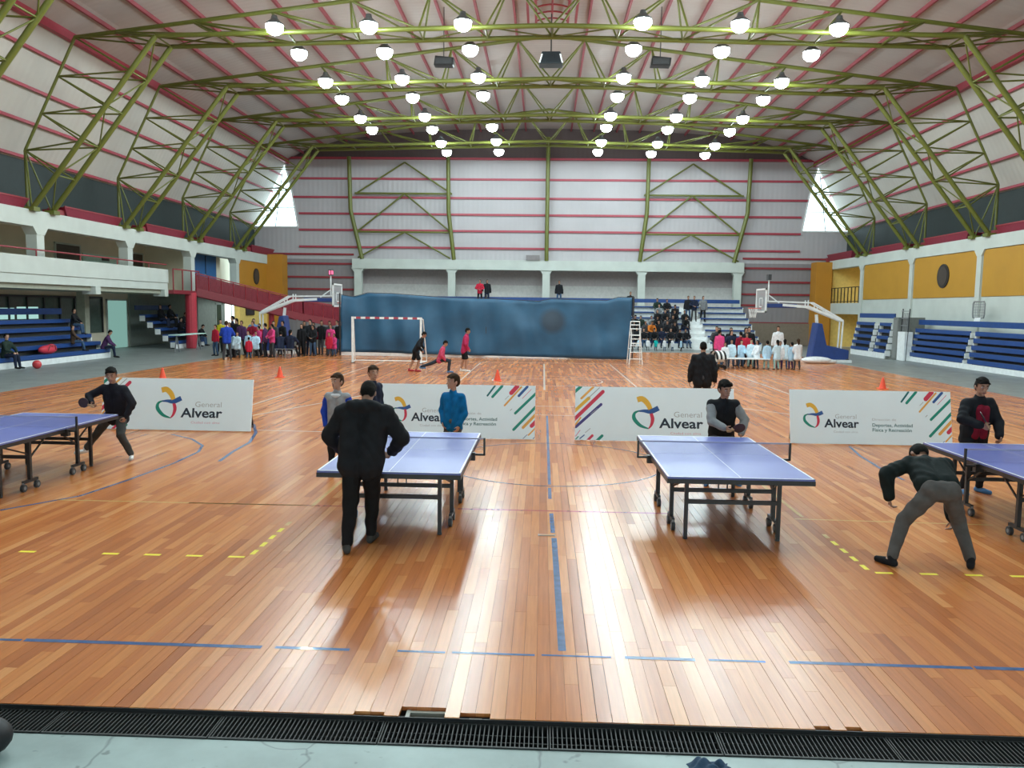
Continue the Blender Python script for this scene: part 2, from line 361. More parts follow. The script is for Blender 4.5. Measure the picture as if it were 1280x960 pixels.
# ridge ventilator ladder: two red rails with curved rungs under the ridge
rg = thing('ridge_ladder', 'dark red ladder-like ridge frame with curved rungs under the roof ridge', 'roof frame', (0, 20, 15.2))
for xx in (-1.05, -.7, .7, 1.05): MB().box(xx-.05, xx+.05, -10, 17, -.12, .06).build('rail', M_REDDK, rg)
MB().tube((0,-10,.06), (0,17,.06), .05, 6).build('rail', M_REDDK, rg)
rung = MB().path([(-.75+1.5*i/8, 0, -.1+.14*math.sin(math.pi*i/8)) for i in range(9)], .035, 5).mesh('rung'); rung.materials.append(M_REDDK)
for i in range(34): link(rung, 'rung', parent=rg, mw=Matrix.Translation((0, -9.7+i*.8, 0)))
for s, nm in ((-1, 'left'), (1, 'right')):
    up = struct(MB().prism([(s*KX,YA,KZ),(s*BX,YA,BZ),(s*(BX+.15),YA,BZ),(s*(KX+.15),YA,KZ+.1)], (0,YB-YA,0)).build('wall_%s_upper' % nm, M_SLOPE))
    for t, wd in ((.02,.12),(.28,.12),(.52,.12),(.78,.12),(.985,.34)):
        px, pz = s*(BX+(KX-BX)*t), BZ+(KZ-BZ)*t
        MB().box(px-s*.12-wd/3, px-s*.12+wd/3, YA, YB, pz-wd/2, pz+wd/2).build('purlin', M_RED, up)
    bd = struct(MB().box(s*21.95-.05, s*21.95+.05, YA, YB, 6.0, BZ+.1).build('wall_%s_band' % nm, M_BAND))
    MB().box(min(s*20.5, s*22), max(s*20.5, s*22), YA, YB, 5.95, 6.05).build('ledge', M_BAND, bd)
# ------------------------------------------------------------------ green lattice roof trusses
FY = [10.9+7*i for i in range(7)]
UT = unit_tube('truss_tube', M_GREEN, 8)
def lerp(a, b_, t): return tuple(a[i]+(b_[i]-a[i])*t for i in range(len(a)))
def make_truss():
    r = thing('roof_truss', '', 'roof truss', (0, 0, 0), 0, 'green lattice roof trusses')
    def tb(nm, a, b_, rad): link(UT, nm, parent=r, mw=seg_matrix(a, b_, rad))
    G = .65
    for s in (-1, 1):
        P0, P1, P2 = (20.35, 6.12), (15.2, 12.7), (0, 13.08)
        Q0, Q1, Q2 = (20.95, 8.5), (18.75, 12.85), (0, 15.2)
        I = lambda p, g: (s*p[0], g, p[1])
        for g in (-G, G):
            tb('leg_chord', I(P0,g), I(P1,g), .105); tb('roof_chord', I(P1,g), I(P2,g), .095)
            MB().box(s*20.35-.2, s*20.35+.2, g-.2, g+.2, 6.04, 6.2).build('base_plate', M_GREEN, r)
        tb('back_chord', I(Q0,0), I(Q1,0), .06); tb('top_chord', I(Q1,0), I(Q2,0), .085)
        tb('post', I(Q0,0), (s*20.95, 0, 6.05), .06)
        inn = [lerp(P0, P1, t) for t in (0, .2, .4, .6, .8, 1)]; out = [lerp(Q0, Q1, t) for t in (0, .33, .66, 1)]
        pairs = [(0,0),(0,1),(0,2),(1,2),(1,3),(2,3),(2,4),(3,4),(3,5)]
        for oi, ii in pairs:
            for g in (-G, G): tb('web', I(out[oi],0), I(inn[ii],g), .035)
        for ii in range(1, 6): tb('rung', I(inn[ii],-G), I(inn[ii],G), .035)
        for ii in range(0, 5): tb('diagonal', I(inn[ii], -G if ii%2 else G), I(inn[ii+1], G if ii%2 else -G), .03)
        n = 6; inn = [lerp(P1, P2, i/n) for i in range(n+1)]; out = [lerp(Q1, Q2, (i+.5)/n) for i in range(n)]
        for i in range(n):
            for g in (-G, G):
                tb('web', I(inn[i],g), I(out[i],0), .04); tb('web', I(out[i],0), I(inn[i+1],g), .04)
            tb('rung', I(inn[i+1],-G), I(inn[i+1],G), .035) if i < n-1 or s > 0 else None
            tb('diagonal', I(inn[i], -G if i%2 else G), I(inn[i+1], G if i%2 else -G), .028)
    return r
TR = make_truss(); ordn = ['first', 'second', 'third', 'fourth', 'fifth', 'sixth', 'seventh']
for i, y in enumerate(FY[::-1]):
    lb = 'olive green lattice roof truss with splayed legs, %s from the far gable wall' % ordn[i]
    if i == 0: TR.location = (0, y, 0); TR['label'] = lb
    else: copy_tree(TR, loc=(0, y, 0), label=lb)
# red gutters lying on the side beams between the truss feet
gm = MB().add([(-.15,.35,0),(.28,.35,0),(.28,4.3,0),(-.15,4.3,0),(-.36,0,.36),(.36,0,.44),(.36,4.65,.44),(-.36,4.65,.36)], [(3,2,1,0),(4,5,6,7),(0,1,5,4),(1,2,6,5),(2,3,7,6),(3,0,4,7)])
M_GUT = mat('dull_red_sheet', (.21, .015, .035), .45); gm2 = gm.mesh('gutter'); gm2.materials.append(M_GUT)
rim = MB().box(-.38, -.34, 0, 4.65, .34, .40).box(.34, .38, 0, 4.65, .42, .48).mesh('rim'); rim.materials.append(M_REDDK)
endc = MB().prism([(-.2,-.55,0),(.25,-.55,0),(.25,-.55,.30),(-.28,-.55,.26)], (0,.7,0)).mesh('outlet'); endc.materials.append(M_REDDK)
for s, nm in ((-1,'blue-seated bleachers gallery'),(1,'yellow wall panels')):
    for i, y in enumerate(FY[:-1]):
        g = thing('red_gutter', 'red sheet-metal trough above the %s, between %s and %s truss from gable' % (nm.replace('blue-seated bleachers gallery','gallery').replace('yellow wall panels','ochre panels'), ordn[5-i], ordn[6-i]), 'gutter', (s*20.85, y+1.75, 6.06), 0 if s < 0 else math.pi, 'red troughs on the side beams above the '+nm)
        if s > 0: g.location.y += 4.4
        link(gm2, 'body', parent=g); link(rim, 'rim', parent=g); link(endc, 'outlet', parent=g)
    g = thing('red_gutter', 'short red sheet-metal trough ending at the far gable above the %s' % nm, 'gutter', (s*20.6, 54.8, 6.09), 0 if s < 0 else math.pi)
    if s > 0: g.location.y += 4.4
    link(gm2, 'body', parent=g); link(rim, 'rim', parent=g); link(endc, 'outlet', parent=g)
# ------------------------------------------------------------------ high-bay lamps under the trusses
M_LAMP = glow('lamp_glow', (.80, .97, 1.0), LAMP)
hz = MB().lathe([(.02,.36),(.10,.35),(.13,.22),(.2,.16),(.33,.05),(.335,0),(.30,.01)], 14, cap=False).mesh('housing'); hz.materials.append(mat('lamp_housing', (.08,.085,.085), .5))
dm = MB().lathe([(.32,.0),(.32,-.1),(.275,-.21),(.18,-.3),(.09,-.335),(.005,-.345)], 12, cap=False).mesh('lens'); dm.materials.append(M_LAMP)
UTD = unit_tube('lamp_bracket', M_DARK, 6)
rows = [(-10.3,'outer row on gallery side'),(-6.78,'middle row on gallery side'),(-3.3,'ridge row on gallery side'),(3.27,'ridge row on ochre-wall side'),(6.78,'middle row on ochre-wall side'),(10.32,'outer row on ochre-wall side')]
for xx, rn in rows:
    for fi, y in enumerate(FY[::-1]):
        for dy in (-1.5, 1.5):
            if (xx, y, dy) in ((-10.3, 52.9, -1.5), (-10.3, 52.9, 1.5), (-3.3, 45.9, -1.5)): continue
            zl = 13.02-.025*abs(xx)+random.uniform(-.04,.04); l = thing('high_bay_lamp', 'white high-bay lamp, %s, %s side of %s truss from gable' % (rn, 'gable' if dy > 0 else 'court', ordn[fi]), 'lamp', (xx, y+dy, zl), 0, 'high-bay lamps, '+rn)
            link(hz, 'housing', parent=l); link(dm, 'lens', parent=l); link(UTD, 'bracket', parent=l, mw=seg_matrix((0,0,.34), (0,-math.copysign(.85,dy),13.08-.38*abs(xx)/15.2-zl+.05), .03))
# loudspeakers and ridge projector box
for s in (-1, 1):
    sp = thing('loudspeaker', 'black loudspeaker hung under the roof on the %s side of the ridge' % ('goal' if s < 0 else 'yellow wall'), 'loudspeaker', (s*4.7, 36, 12.95))
    MB().prism([(-.42,-.2,.02),(.42,-.2,0),(.46,-.2,.34),(-.36,-.2,.42)], (0,.45,0)).build('cabinet', M_BLACK, sp, bevel=.02)
    MB().box(-.34, .36, -.23, -.2, .07, .31).build('grille', M_DARK, sp); MB().tube((0,0,.36), (0,0,2.6), .02, 6).build('hanger', M_DARK, sp)
pb = thing('score_box', 'dark hanging box with two white side panels below the roof ridge', 'hanging box', (-.02, 36, 13.0))
MB().prism([(-.52,-.3,0),(.52,-.3,0),(.4,-.3,.52),(-.4,-.3,.52)], (0,.7,0)).build('cabinet', mat('blue_black_box', (.03,.045,.055), .35), pb, bevel=.03)
for s in (-1, 1): MB().prism([(s*.52,-.33,.04),(s*.46,-.33,.04),(s*.36,-.33,.4),(s*.42,-.33,.4)], (0,.03,0)).build('side_panel', glow('lit_panel', (.9,1,1), 1.6), pb)
MB().tube((0,.1,.5), (0,.1,2.2), .03, 6).build('hanger', M_DARK, pb)

# ------------------------------------------------------------------ far gable wall
gw = struct(MB().prism([(-22,60,5.95),(22,60,5.95),(22,60,8.3),(18.6,60,8.3),(19.0,60,10.8),(19.6,60,13.3),(-19.6,60,13.3),(-19.0,60,10.8),(-18.6,60,8.3),(-22,60,8.3)], (0,.12,0)).build('wall_back', M_GABLE))
for s in (-1, 1):
    MB().box(min(s*14.35,s*22), max(s*14.35,s*22), 60, 60.12, -.1, 5.95).build('lower_cladding', M_LOWSHADE, gw)
    for z in (1.6, 2.9, 3.7, 4.6, 5.6, 6.3): MB().box(min(s*14.4,s*21.9), max(s*14.4,s*21.9), 59.9, 60, z-.07, z+.07).build('girt', M_REDDK, gw)
MB().prism([(-19.5,60.02,13.3),(19.5,60.02,13.3)]+[(v[0],60.02,v[1]+.1) for v in VAULT[::-1]]+[(-v[0],60.02,v[1]+.1) for v in VAULT[1:]], (0,.1,0)).build('gable_top', M_TOPSHADE, gw)
MB().box(-19.4, 19.4, 59.75, 60, 13.25, 13.4).build('girt', M_RED, gw)
for z in (11.86, 10.5, 9.3, 8.1, 6.85): MB().box(-18.5 if z < 10 else -18.9, 18.5 if z < 10 else 18.9, 59.88, 60, z-.075, z+.075).build('girt', M_RED, gw)
for xx in (-14, -7, 0, 7, 14):
    MB().box(xx-.27, xx+.27, 59.5, 60.0, -.05, 5.3).build('post', M_WHITEC, gw)
    MB().prism([(xx-.27,59.48,5.0),(xx+.27,59.48,5.0),(xx+.5,59.48,5.3),(xx-.5,59.48,5.3)], (0,.5,0)).build('post_capital', M_WHITEC, gw)
    xt = xx*1.04; link(UT, 'gable_column', parent=gw, mw=seg_matrix((xx*.975,59.45,5.95), (xt*.995,59.4,9.5), .15)); link(UT, 'gable_column', parent=gw, mw=seg_matrix((xt*.995,59.4,9.5), (xt,59.3,14.8-.1*abs(xt)), .15))
MB().box(-14.4, 14.4, 59.4, 60.1, 5.25, 5.97).build('beam', M_WHITEC, gw)
for s in (-1, 1):
    tb = lambda a, b_, r=.07: link(UT, 'wall_brace', parent=gw, mw=seg_matrix(a, b_, r))
    for z in (7.95, 10.75): tb((s*7.0,59.55,z), (s*14.2,59.55,z))
    for z0, z1 in ((6.05,7.95),(8.0,10.75),(10.8,13.0)):
        tb((s*7.1,59.55,z0), (s*10.5,59.55,z1), .06); tb((s*14.0,59.55,z0), (s*10.5,59.55,z1), .06)
MB().box(-1.5, -.5, 59.3, 59.6, 5.97, 6.35).build('vent_box', mat('grey_box', (.22,.2,.2), .6), gw)
# recess behind the frame
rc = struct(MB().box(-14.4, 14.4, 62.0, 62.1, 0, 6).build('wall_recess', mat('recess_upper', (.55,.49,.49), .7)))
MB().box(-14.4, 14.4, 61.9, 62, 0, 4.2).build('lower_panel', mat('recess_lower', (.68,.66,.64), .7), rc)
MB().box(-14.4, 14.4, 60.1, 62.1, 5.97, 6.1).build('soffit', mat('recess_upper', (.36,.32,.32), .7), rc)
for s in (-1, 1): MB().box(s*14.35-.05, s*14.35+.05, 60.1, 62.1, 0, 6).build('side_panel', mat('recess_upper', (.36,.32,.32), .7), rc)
M_PANE = sheer('window_pane', (.9,.95,1), .08)
for i, s in enumerate((-1, 1)):
    wn = struct(MB().prism([(s*18.6,60.03,8.3),(s*22.2,60.03,8.3),(s*19.55,60.03,13.1),(s*19.0,60.03,10.8)], (0,.02,0)).build('window_%d' % (i+1), M_PANE))
    MB().bar((s*18.6,59.98,8.3), (s*22,59.98,8.3), .1).bar((s*18.6,59.98,8.3), (s*19.0,59.98,10.8), .1).bar((s*19.0,59.98,10.8), (s*19.55,59.98,13.1), .1).build('window_frame', M_WHITE, wn)
    MB().bar((s*20.3,59.98,8.3), (s*19.7,59.98,12.4), .05).bar((s*18.8,59.98,9.7), (s*21.3,59.98,9.7), .05).bar((s*19.0,59.98,11.1), (s*20.5,59.98,11.1), .05).build('mullion', M_GREY, wn)
# ------------------------------------------------------------------ left side: two-storey gallery
COLY = [10.7, 17.7, 24.7, 31.7, 38.7, 45.7, 52.5]
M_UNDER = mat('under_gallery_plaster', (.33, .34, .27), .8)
wl = struct(MB().box(-24.0, -23.8, -6, 60, -.1, 6).build('wall_left', M_CREAM))
MB().box(-20.85, -20.35, -6, 58.6, 5.45, 6.1).build('beam', M_WHITEC, wl)
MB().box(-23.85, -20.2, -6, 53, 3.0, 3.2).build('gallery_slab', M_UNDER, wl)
MB().box(-23.85, -20.8, -6, 58, 5.85, 6.0).build('gallery_ceiling', M_CREAM, wl)
MB().box(-20.2, -20.05, -6, 41.9, 3.2, 3.55).build('parapet_base', M_WHITEC, wl)
MB().box(-20.18, -20.0, -6, 41.9, 3.56, 4.26).build('parapet', M_WHITEC, wl, bevel=.01)
MB().box(-20.2, -23.8, 41.7, 41.9, 3.2, 4.2).build('parapet_return', M_WHITEC, wl)
for y in (28.2, 35.1, 41.6): MB().box(-20.6, -19.98, y-.2, y+.2, 2.85, 3.2).build('beam_end', M_WHITEC, wl)
for y in COLY:
    MB().box(-20.8, -20.35, y-.24, y+.24, 3.2, 5.46).build('column', M_WHITEC, wl)
    MB().prism([(-20.82,y-.24,5.15),(-20.82,y+.24,5.15),(-20.82,y+.5,5.46),(-20.82,y-.5,5.46)], (.5,0,0)).build('column_capital', M_WHITEC, wl)
    MB().prism([(-23.8,y-.15,5.85),(-20.8,y-.15,5.85),(-20.8,y-.15,5.4)], (0,.3,0)).build('cross_beam', M_CREAM, wl)
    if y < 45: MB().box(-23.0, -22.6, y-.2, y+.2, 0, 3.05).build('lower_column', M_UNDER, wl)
rl = MB().tube((-20.1,-6,4.52), (-20.1,41.9,4.52), .035, 6)
for y in range(-5, 42, 3): rl.tube((-20.1,y,4.2), (-20.1,y,4.52), .025, 6)
rl.build('handrail', M_REDDK, wl)
# gallery doors and windows
def door(n, x, y0, y1, z0, z1, m, proud=.05, sx=1):
    d = struct(MB().box(min(x, x+sx*proud), max(x, x+sx*proud), y0, y1, z0, z1).build('door_%d' % n, m))
    MB().box(min(x, x+sx*proud*1.6), max(x, x+sx*proud*1.6), y0-.08, y0, z0, z1+.08).box(min(x, x+sx*proud*1.6), max(x, x+sx*proud*1.6), y1, y1+.08, z0, z1+.08).box(min(x, x+sx*proud*1.6), max(x, x+sx*proud*1.6), y0-.08, y1+.08, z1, z1+.08).build('door_frame', M_WHITEC, d)
    MB().ell((x+sx*(proud+.03), y0+.12, z0+1.0), .05, nu=8, nv=6).build('door_handle', M_GREY, d)
    return d
door(1, -23.8, 38.2, 40.2, 3.2, 5.3, M_BROWN); door(2, -23.8, 45.2, 46.6, 3.2, 5.3, M_BROWN)
gp = struct(MB().box(-23.8, -23.74, 40.5, 43.9, 4.0, 5.0).build('window_3', mat('pale_mint_panel', (.55,.80,.72), .4)))
MB().box(-23.74, -23.7, 42.2, 42.9, 4.72, 4.9).build('notice', M_DARK, gp)
bd = struct(MB().box(-21.6, -21.5, 48.4, 51.8, 3.2, 5.55).build('door_3', M_BLUEDOOR))
MB().box(-21.5, -21.46, 50.08, 50.12, 3.25, 5.5).build('door_joint', M_BLACK, bd); MB().ell((-21.45,49.95,4.3), .05, nu=8, nv=6).build('door_handle', M_GREY, bd)
MB().box(-21.6, -21.5, 51.8, 52.4, 3.2, 5.8).build('wall_pier', M_CREAM, wl)
MB().box(-23.8, -21.5, 47.0, 47.1, 3.2, 5.8).build('wall_pier', M_CREAM, wl)
# closed end bays: orange above, yellow below
MB().box(-20.8, -20.4, 52.9, 58.6, 3.1, 5.46).build('orange_panel', M_ORANGE, wl)
MB().box(-20.8, -20.4, 52.9, 58.6, 0, 3.1).build('yellow_panel', M_LYELLOW, wl)
struct(MB().box(-20.4, -19.25, 58.2, 59.4, 0, 6.15).build('trim_1', M_ORANGE))
def emblem(lb, x, y, z, sx, r=.6):
    e = thing('wall_emblem', lb, 'emblem', (x, y, z))
    n = 24; ring = [(0, math.cos(2*math.pi*i/n)*r, math.sin(2*math.pi*i/n)*r*1.02) for i in range(n)]
    MB().prism(ring, (sx*.05,0,0)).build('disc', mat('emblem_black', (.02,.018,.016), .5), e)
    MB().prism([(sx*.05, b_*.8, c*.8) for a, b_, c in ring], (sx*.02,0,0)).build('inner_disc', mat('emblem_brown', (.05,.038,.03), .5), e)
    return e
emblem('black oval emblem on the orange wall panel above the red stairs', -20.4, 56.0, 4.45, 1, .55)
emblem('black oval emblem on the ochre wall panel above the blue bleachers', 20.36, 42.3, 4.4, -1)
# lower storey wall: glazed strips, doors
def glazed(n, y0, y1, z0, z1, parts, m=M_GLASSDAY, bars=9):
    g = struct(MB().box(-23.8, -23.74, y0, y1, z0, z1).build('window_%d' % n, mat('dim_glass', (.10,.14,.12), .25)))
    for a, b_, c, d in parts: MB().box(-23.74, -23.72, a, b_, c, d).build('pane', m, g)
    for i in range(bars+1):
        yy = y0+(y1-y0)*i/bars; MB().box(-23.72, -23.66, yy-.04, yy+.04, z0, z1).build('mullion', M_DARK, g)
    MB().box(-23.72, -23.66, y0, y1, z1-.06, z1+.04).build('mullion', M_DARK, g); return g
glazed(4, 27, 42, .9, 2.75, [(33.3,34.9,1.7,2.2),(35.1,36.6,1.7,2.25),(33.3,34.9,1.05,1.4)], bars=12)
door(4, -23.8, 42.6, 44.6, 0, 2.6, glow('daylit_door_glass', (.45,.85,.75), .55))
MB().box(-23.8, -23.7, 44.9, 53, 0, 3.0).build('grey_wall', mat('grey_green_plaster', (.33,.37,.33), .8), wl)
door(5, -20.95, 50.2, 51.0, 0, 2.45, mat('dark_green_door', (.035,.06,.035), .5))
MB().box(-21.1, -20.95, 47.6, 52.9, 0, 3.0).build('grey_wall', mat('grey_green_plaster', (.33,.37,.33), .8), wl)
door(6, -20.95, 51.5, 52.6, 0, 2.5, glow('daylit_doorway', (1,.97,.85), 2.0))
tv = thing('wall_screen', 'black wall-mounted screen on the yellow wall under the red stairs', 'screen', (-20.38, 54.6, 1.75))
MB().box(0, .08, -.75, .75, 0, .8).build('case', M_BLACK, tv, bevel=.01); MB().box(.08, .085, -.68, .68, .06, .74).build('display', mat('screen_off', (.02,.02,.022), .15), tv)
# ------------------------------------------------------------------ red stairs
st = thing('red_staircase', 'dark red steel staircase with slatted sides descending from the gallery', 'staircase', (-20.0, 43.6, 0))
A = [Vector((.0,-1.4,3.2)), Vector((.0,1.4,3.2)), Vector((5.4,4.6,1.75)), Vector((9.6,7.2,1.0))]
M_REDP = mat('red_steel_panel', (.20,.02,.03), .45)
MB().box(-.9, .3, -1.8, 1.6, 3.0, 3.2).build('landing', M_REDP, st)
fl = [(Vector((.3,1.0,3.15)), Vector((5.4,4.2,1.75))), (Vector((5.4,4.2,1.75)), Vector((10.2,6.6,.85)))]
for a, b_ in fl:
    d = (b_-a); n = 9; side = Vector((-d.y, d.x, 0)).normalized()
    for off in (0, 1.5):
        o_ = side*off
        MB().bar(a+o_, b_+o_, .08, .42).build('stringer', M_REDP, st)
        MB().bar(a+o_+Vector((0,0,1.05)), b_+o_+Vector((0,0,1.05)), .06).build('handrail', M_REDDK, st)
        MB().prism([a+o_+Vector((0,0,.2)), b_+o_+Vector((0,0,.2)), b_+o_+Vector((0,0,.98)), a+o_+Vector((0,0,.98))], side*.02).build('side_sheet', sheer('red_mesh_sheet', (.22,.02,.035), .72), st)
        for i in range(n+1): p = a.lerp(b_, i/n)+o_; MB().bar(p, p+Vector((0,0,1.05)), .05).build('baluster', M_REDDK, st)
    for i in range(n):
        p = a.lerp(b_, (i+.5)/n); q = p+side*1.5; MB().bar(p, q, .3, .05).build('tread', M_REDDK, st)
a, b_ = fl[1]; d = b_-a; side = Vector((-d.y, d.x, 0)).normalized()
MB().prism([a+Vector((0,0,-.1)), b_+Vector((0,0,-.1)), b_+side*1.5+Vector((0,0,-.1)), a+side*1.5+Vector((0,0,-.1))], (0,0,-.06)).build('soffit', M_REDP, st)
for y in (-1.7, -.6, .5, 1.5): MB().bar((.25,y,3.2), (.25,y,4.3), .05).build('baluster', M_REDDK, st)
MB().bar((.25,-1.7,4.3), (.25,1.5,4.3), .06).build('handrail', M_REDDK, st)
MB().tube((.15,.6,0), (.15,.6,3.1), .3, 14).build('support_column', mat('red_column', (.42,.03,.05), .45), st, smooth=False)
MB().tube((3.6,3.8,0), (3.6,3.8,2.2), .16, 10).build('support_column', mat('red_column', (.42,.03,.05), .45), st)
MB().tube((8.8,6.6,0), (8.8,6.6,1.0), .14, 10).build('support_column', mat('red_column', (.42,.03,.05), .45), st)

# ------------------------------------------------------------------ right side wall
wr = struct(MB().box(20.4, 20.7, -6, 53.2, -.1, 5.5).build('wall_right', M_WHITEC))
MB().box(20.3, 20.85, -6, 58.8, 5.5, 6.1).build('beam', M_WHITEC, wr)
RC = [10.9, 17.9, 24.9, 31.9, 38.9, 45.9, 52.9]
for y in RC:
    MB().box(20.3, 20.45, y-.2, y+.2, 0, 5.5).build('column', M_WHITEC, wr)
    MB().prism([(20.28,y-.2,5.2),(20.28,y+.2,5.2),(20.28,y+.45,5.5),(20.28,y-.45,5.5)], (.14,0,0)).build('column_capital', M_WHITEC, wr)
for y in RC[1:]: MB().box(20.36, 20.42, y-6.75, y-.28, 3.3, 5.48).build('ochre_panel', M_YELLOW, wr)
# balcony bay at the far end
MB().box(20.3, 20.5, 53.1, 58.4, 2.35, 3.1).build('balcony_fascia', M_WHITEC, wr); MB().box(20.4, 24, 53.1, 58.8, 2.9, 3.1).build('balcony_slab', M_WHITEC, wr)
MB().box(23.9, 24.1, 52, 60, -.1, 6).build('inner_wall', M_LYELLOW, wr); MB().box(20.5, 24, 53.0, 53.2, 0, 6).build('inner_wall', M_LYELLOW, wr)
MB().box(20.5, 24, 58.6, 58.8, 0, 6).build('inner_wall', M_LYELLOW, wr); MB().box(20.8, 24, 53, 58.8, 5.85, 6.0).build('inner_ceiling', M_LYELLOW, wr)
for zz in (2.84, 5.8):
    l = thing('ceiling_lamp', 'warm ceiling lamp in the yellow %s of the end bay' % ('passage below the balcony' if zz < 3 else 'balcony'), 'lamp', (22.4, 56, zz-.08))
    MB().box(-.6, .6, -.15, .15, 0, .04).build('tray', M_WHITE, l); MB().box(-.58, .58, -.12, .12, -.03, 0).build('tube', glow('warm_tube', (1,.78,.45), 22), l)
rb = MB().bar((20.35,53.2,4.15), (20.35,58.4,4.15), .05).bar((20.35,53.2,3.2), (20.35,58.4,3.2), .04).build('balcony_rail', M_BLACK, wr)
for i in range(9): MB().bar((20.35,53.3+i*.62,2.9), (20.35,53.3+i*.62,4.15), .05).build('baluster', M_BLACK, wr)
struct(MB().box(19.2, 20.3, 58.2, 59.4, 0, 6.0).build('trim_2', M_ORANGE))
MB().box(14.6, 19.2, 59.2, 59.8, 0, 1.6).build('low_wall', mat('brown_low_wall', (.20,.16,.12), .7), wr)

# ------------------------------------------------------------------ bleachers
def bleacher(name, lb, loc, rz, length, rows, run, rise, first, seat_h=.16, back=True, aisles=(), steps=True, white=False):
    """rows step up along local +y, length along x centred"""
    t = thing(name, lb, 'bleachers', loc, rz); h = length/2
    MB().box(-h, h, .0, .06, 0, first-seat_h-.02).build('front_board', M_WHITE, t)
    sx = [(-h, h)]
    for a in aisles: sx = [q for (p0, p1) in sx for q in (((p0, a[0]), (a[1], p1)) if p0 < a[0] < p1 else ((p0, p1),))]
    seat = {}
    for i in range(rows):
        y, z = i*run, first+i*rise
        for p0, p1 in sx:
            MB().box(p0+.02, p1-.02, y, y+min(.34, run*.95), z-seat_h, z).build('seat_board', M_BLUE, t, bevel=.008)
        if run > .5: MB().box(-h, h, y+.3, y+run+.02, z-.42, z-.37).build('footboard', M_WHITE, t)
        MB().box(-h+.03, h-.03, y+.22, y+.26, max(.02, z-rise-.05), z-seat_h).build('riser', M_WHITE if white else mat('dark_riser', (.05,.052,.05), .7), t)
        for p0, p1 in sx:
            for e in (p0, p1): MB().box(e-.03, e+.03, y+.02, y+.3, z-rise, z-seat_h*.4).build('bracket', M_WHITE, t)
    if back: MB().box(-h, h, rows*run+.1, rows*run+.16, first+rows*rise-.12, first+rows*rise+.14).build('back_board', M_BLUE, t)
    for a in (aisles if steps else ()):
        for i in range(rows): MB().box(a[0]+.03, a[1]-.03, i*run-.02, i*run+run*.6, 0 if i == 0 else first+(i-1)*rise-.2, first+i*rise-.25).build('aisle_step', M_WHITE, t)
    return t
PI = math.pi
# left side (rows climb towards -x)
bleacher('bleachers', 'blue bench bleachers with white base under the gallery parapet', (-19.85, 30.0, 0), PI/2, 11.4, 5, .42, .33, .41)
bl2 = bleacher('bleachers', 'small raised blue bleachers beside the red staircase column', (-20.3, 45.2, 0), PI/2, 4.0, 5, .42, .36, .42)
ct = thing('trestle_table', 'pale green trestle table in front of the small raised bleachers', 'table', (-18.9, 41.6, 0), PI/2)
MB().box(-1.6, 1.6, -.3, .3, .86, .9).build('table_top', mat('pale_mint_panel', (.55,.8,.72), .4), ct)
for sx in (-1.3, 1.3):
    MB().bar((sx-.25,0,0), (sx,0,.87), .05).build('leg', M_GREY, ct); MB().bar((sx+.25,0,0), (sx,0,.87), .05).build('leg', M_GREY, ct)
# right side (rows climb towards +x), nearly closed
bleacher('bleachers', 'long closed blue bleachers with white base below the ochre wall panels', (18.9, 36.2, 0), -PI/2, 12.6, 5, .07, .31, .46, seat_h=.2, aisles=((-.9,-.5),(5.4,6.1)), steps=False)
bleacher('bleachers', 'short closed blue bleachers beside the dark end box near the balcony', (18.3, 46.4, 0), -PI/2, 4.8, 5, .07, .36, .5, seat_h=.18, aisles=((.2,.9),), steps=False)
eb = thing('end_cabinet', 'tall grey end cabinet closing the short blue bleachers', 'cabinet', (18.6, 43.5, 0))
MB().box(0, 1.4, -.3, .3, 0, 2.25).build('body', mat('cabinet_grey', (.16,.17,.16), .5), eb, bevel=.02); MB().box(-.02, 0, -.24, .24, .1, 2.1).build('door', mat('cabinet_door', (.2,.21,.2), .5), eb)
wrk = thing('wire_rack', 'white wire climbing rack standing between the two closed bleachers', 'rack', (18.7, 42.75, 0))
for y in (-.4, .4): MB().tube((0,y,0), (.1,y,2.7), .03, 6).build('post', M_DARK, wrk)
for i in range(7): MB().tube((.02,-.4,.3+i*.38), (.02,.4,.3+i*.38), .022, 6).build('rung', M_GREY, wrk)
for i in range(1, 6): MB().tube((.06,-.4+i*.133,1.55), (.1,-.4+i*.133,2.5), .015, 5).build('wire', M_GREY, wrk)
MB().box(-.1, .3, -.42, .42, 0, 1.5).build('panel', M_WHITE, wrk)
wp = thing('wire_screen', 'grey rounded wire panel on a white foot above the long closed bleachers', 'wire panel', (19.75, 37.6, 1.95))
MB().path([(0,-.45,.35),(0,-.5,.5),(0,-.5,1.0),(0,-.42,1.1),(0,.42,1.1),(0,.5,1.0),(0,.5,.5),(0,.45,.35),(0,-.45,.35)], .03, 6).build('frame', M_GREY, wp)
for i in range(1, 8): MB().tube((0,-.5+i*.125,.35), (0,-.5+i*.125,1.1), .012, 5).build('wire', M_GREY, wp)
for i in range(1, 6): MB().tube((0,-.5,.35+i*.125), (0,.5,.35+i*.125), .012, 5).build('wire', M_GREY, wp)
MB().prism([(-.1,-.25,0),(.1,-.25,0),(.03,-.25,.36),(-.03,-.25,.36)], (0,.5,0)).build('foot', M_WHITE, wp)
# far end
FB = (2.3, 50.6, 0)
bleacher('grandstand', 'wide white and blue grandstand under the white concrete frame behind the tarp', FB, 0, 22.4, 7, .85, .37, .5, seat_h=.09, aisles=((6.9,8.0),), white=True)
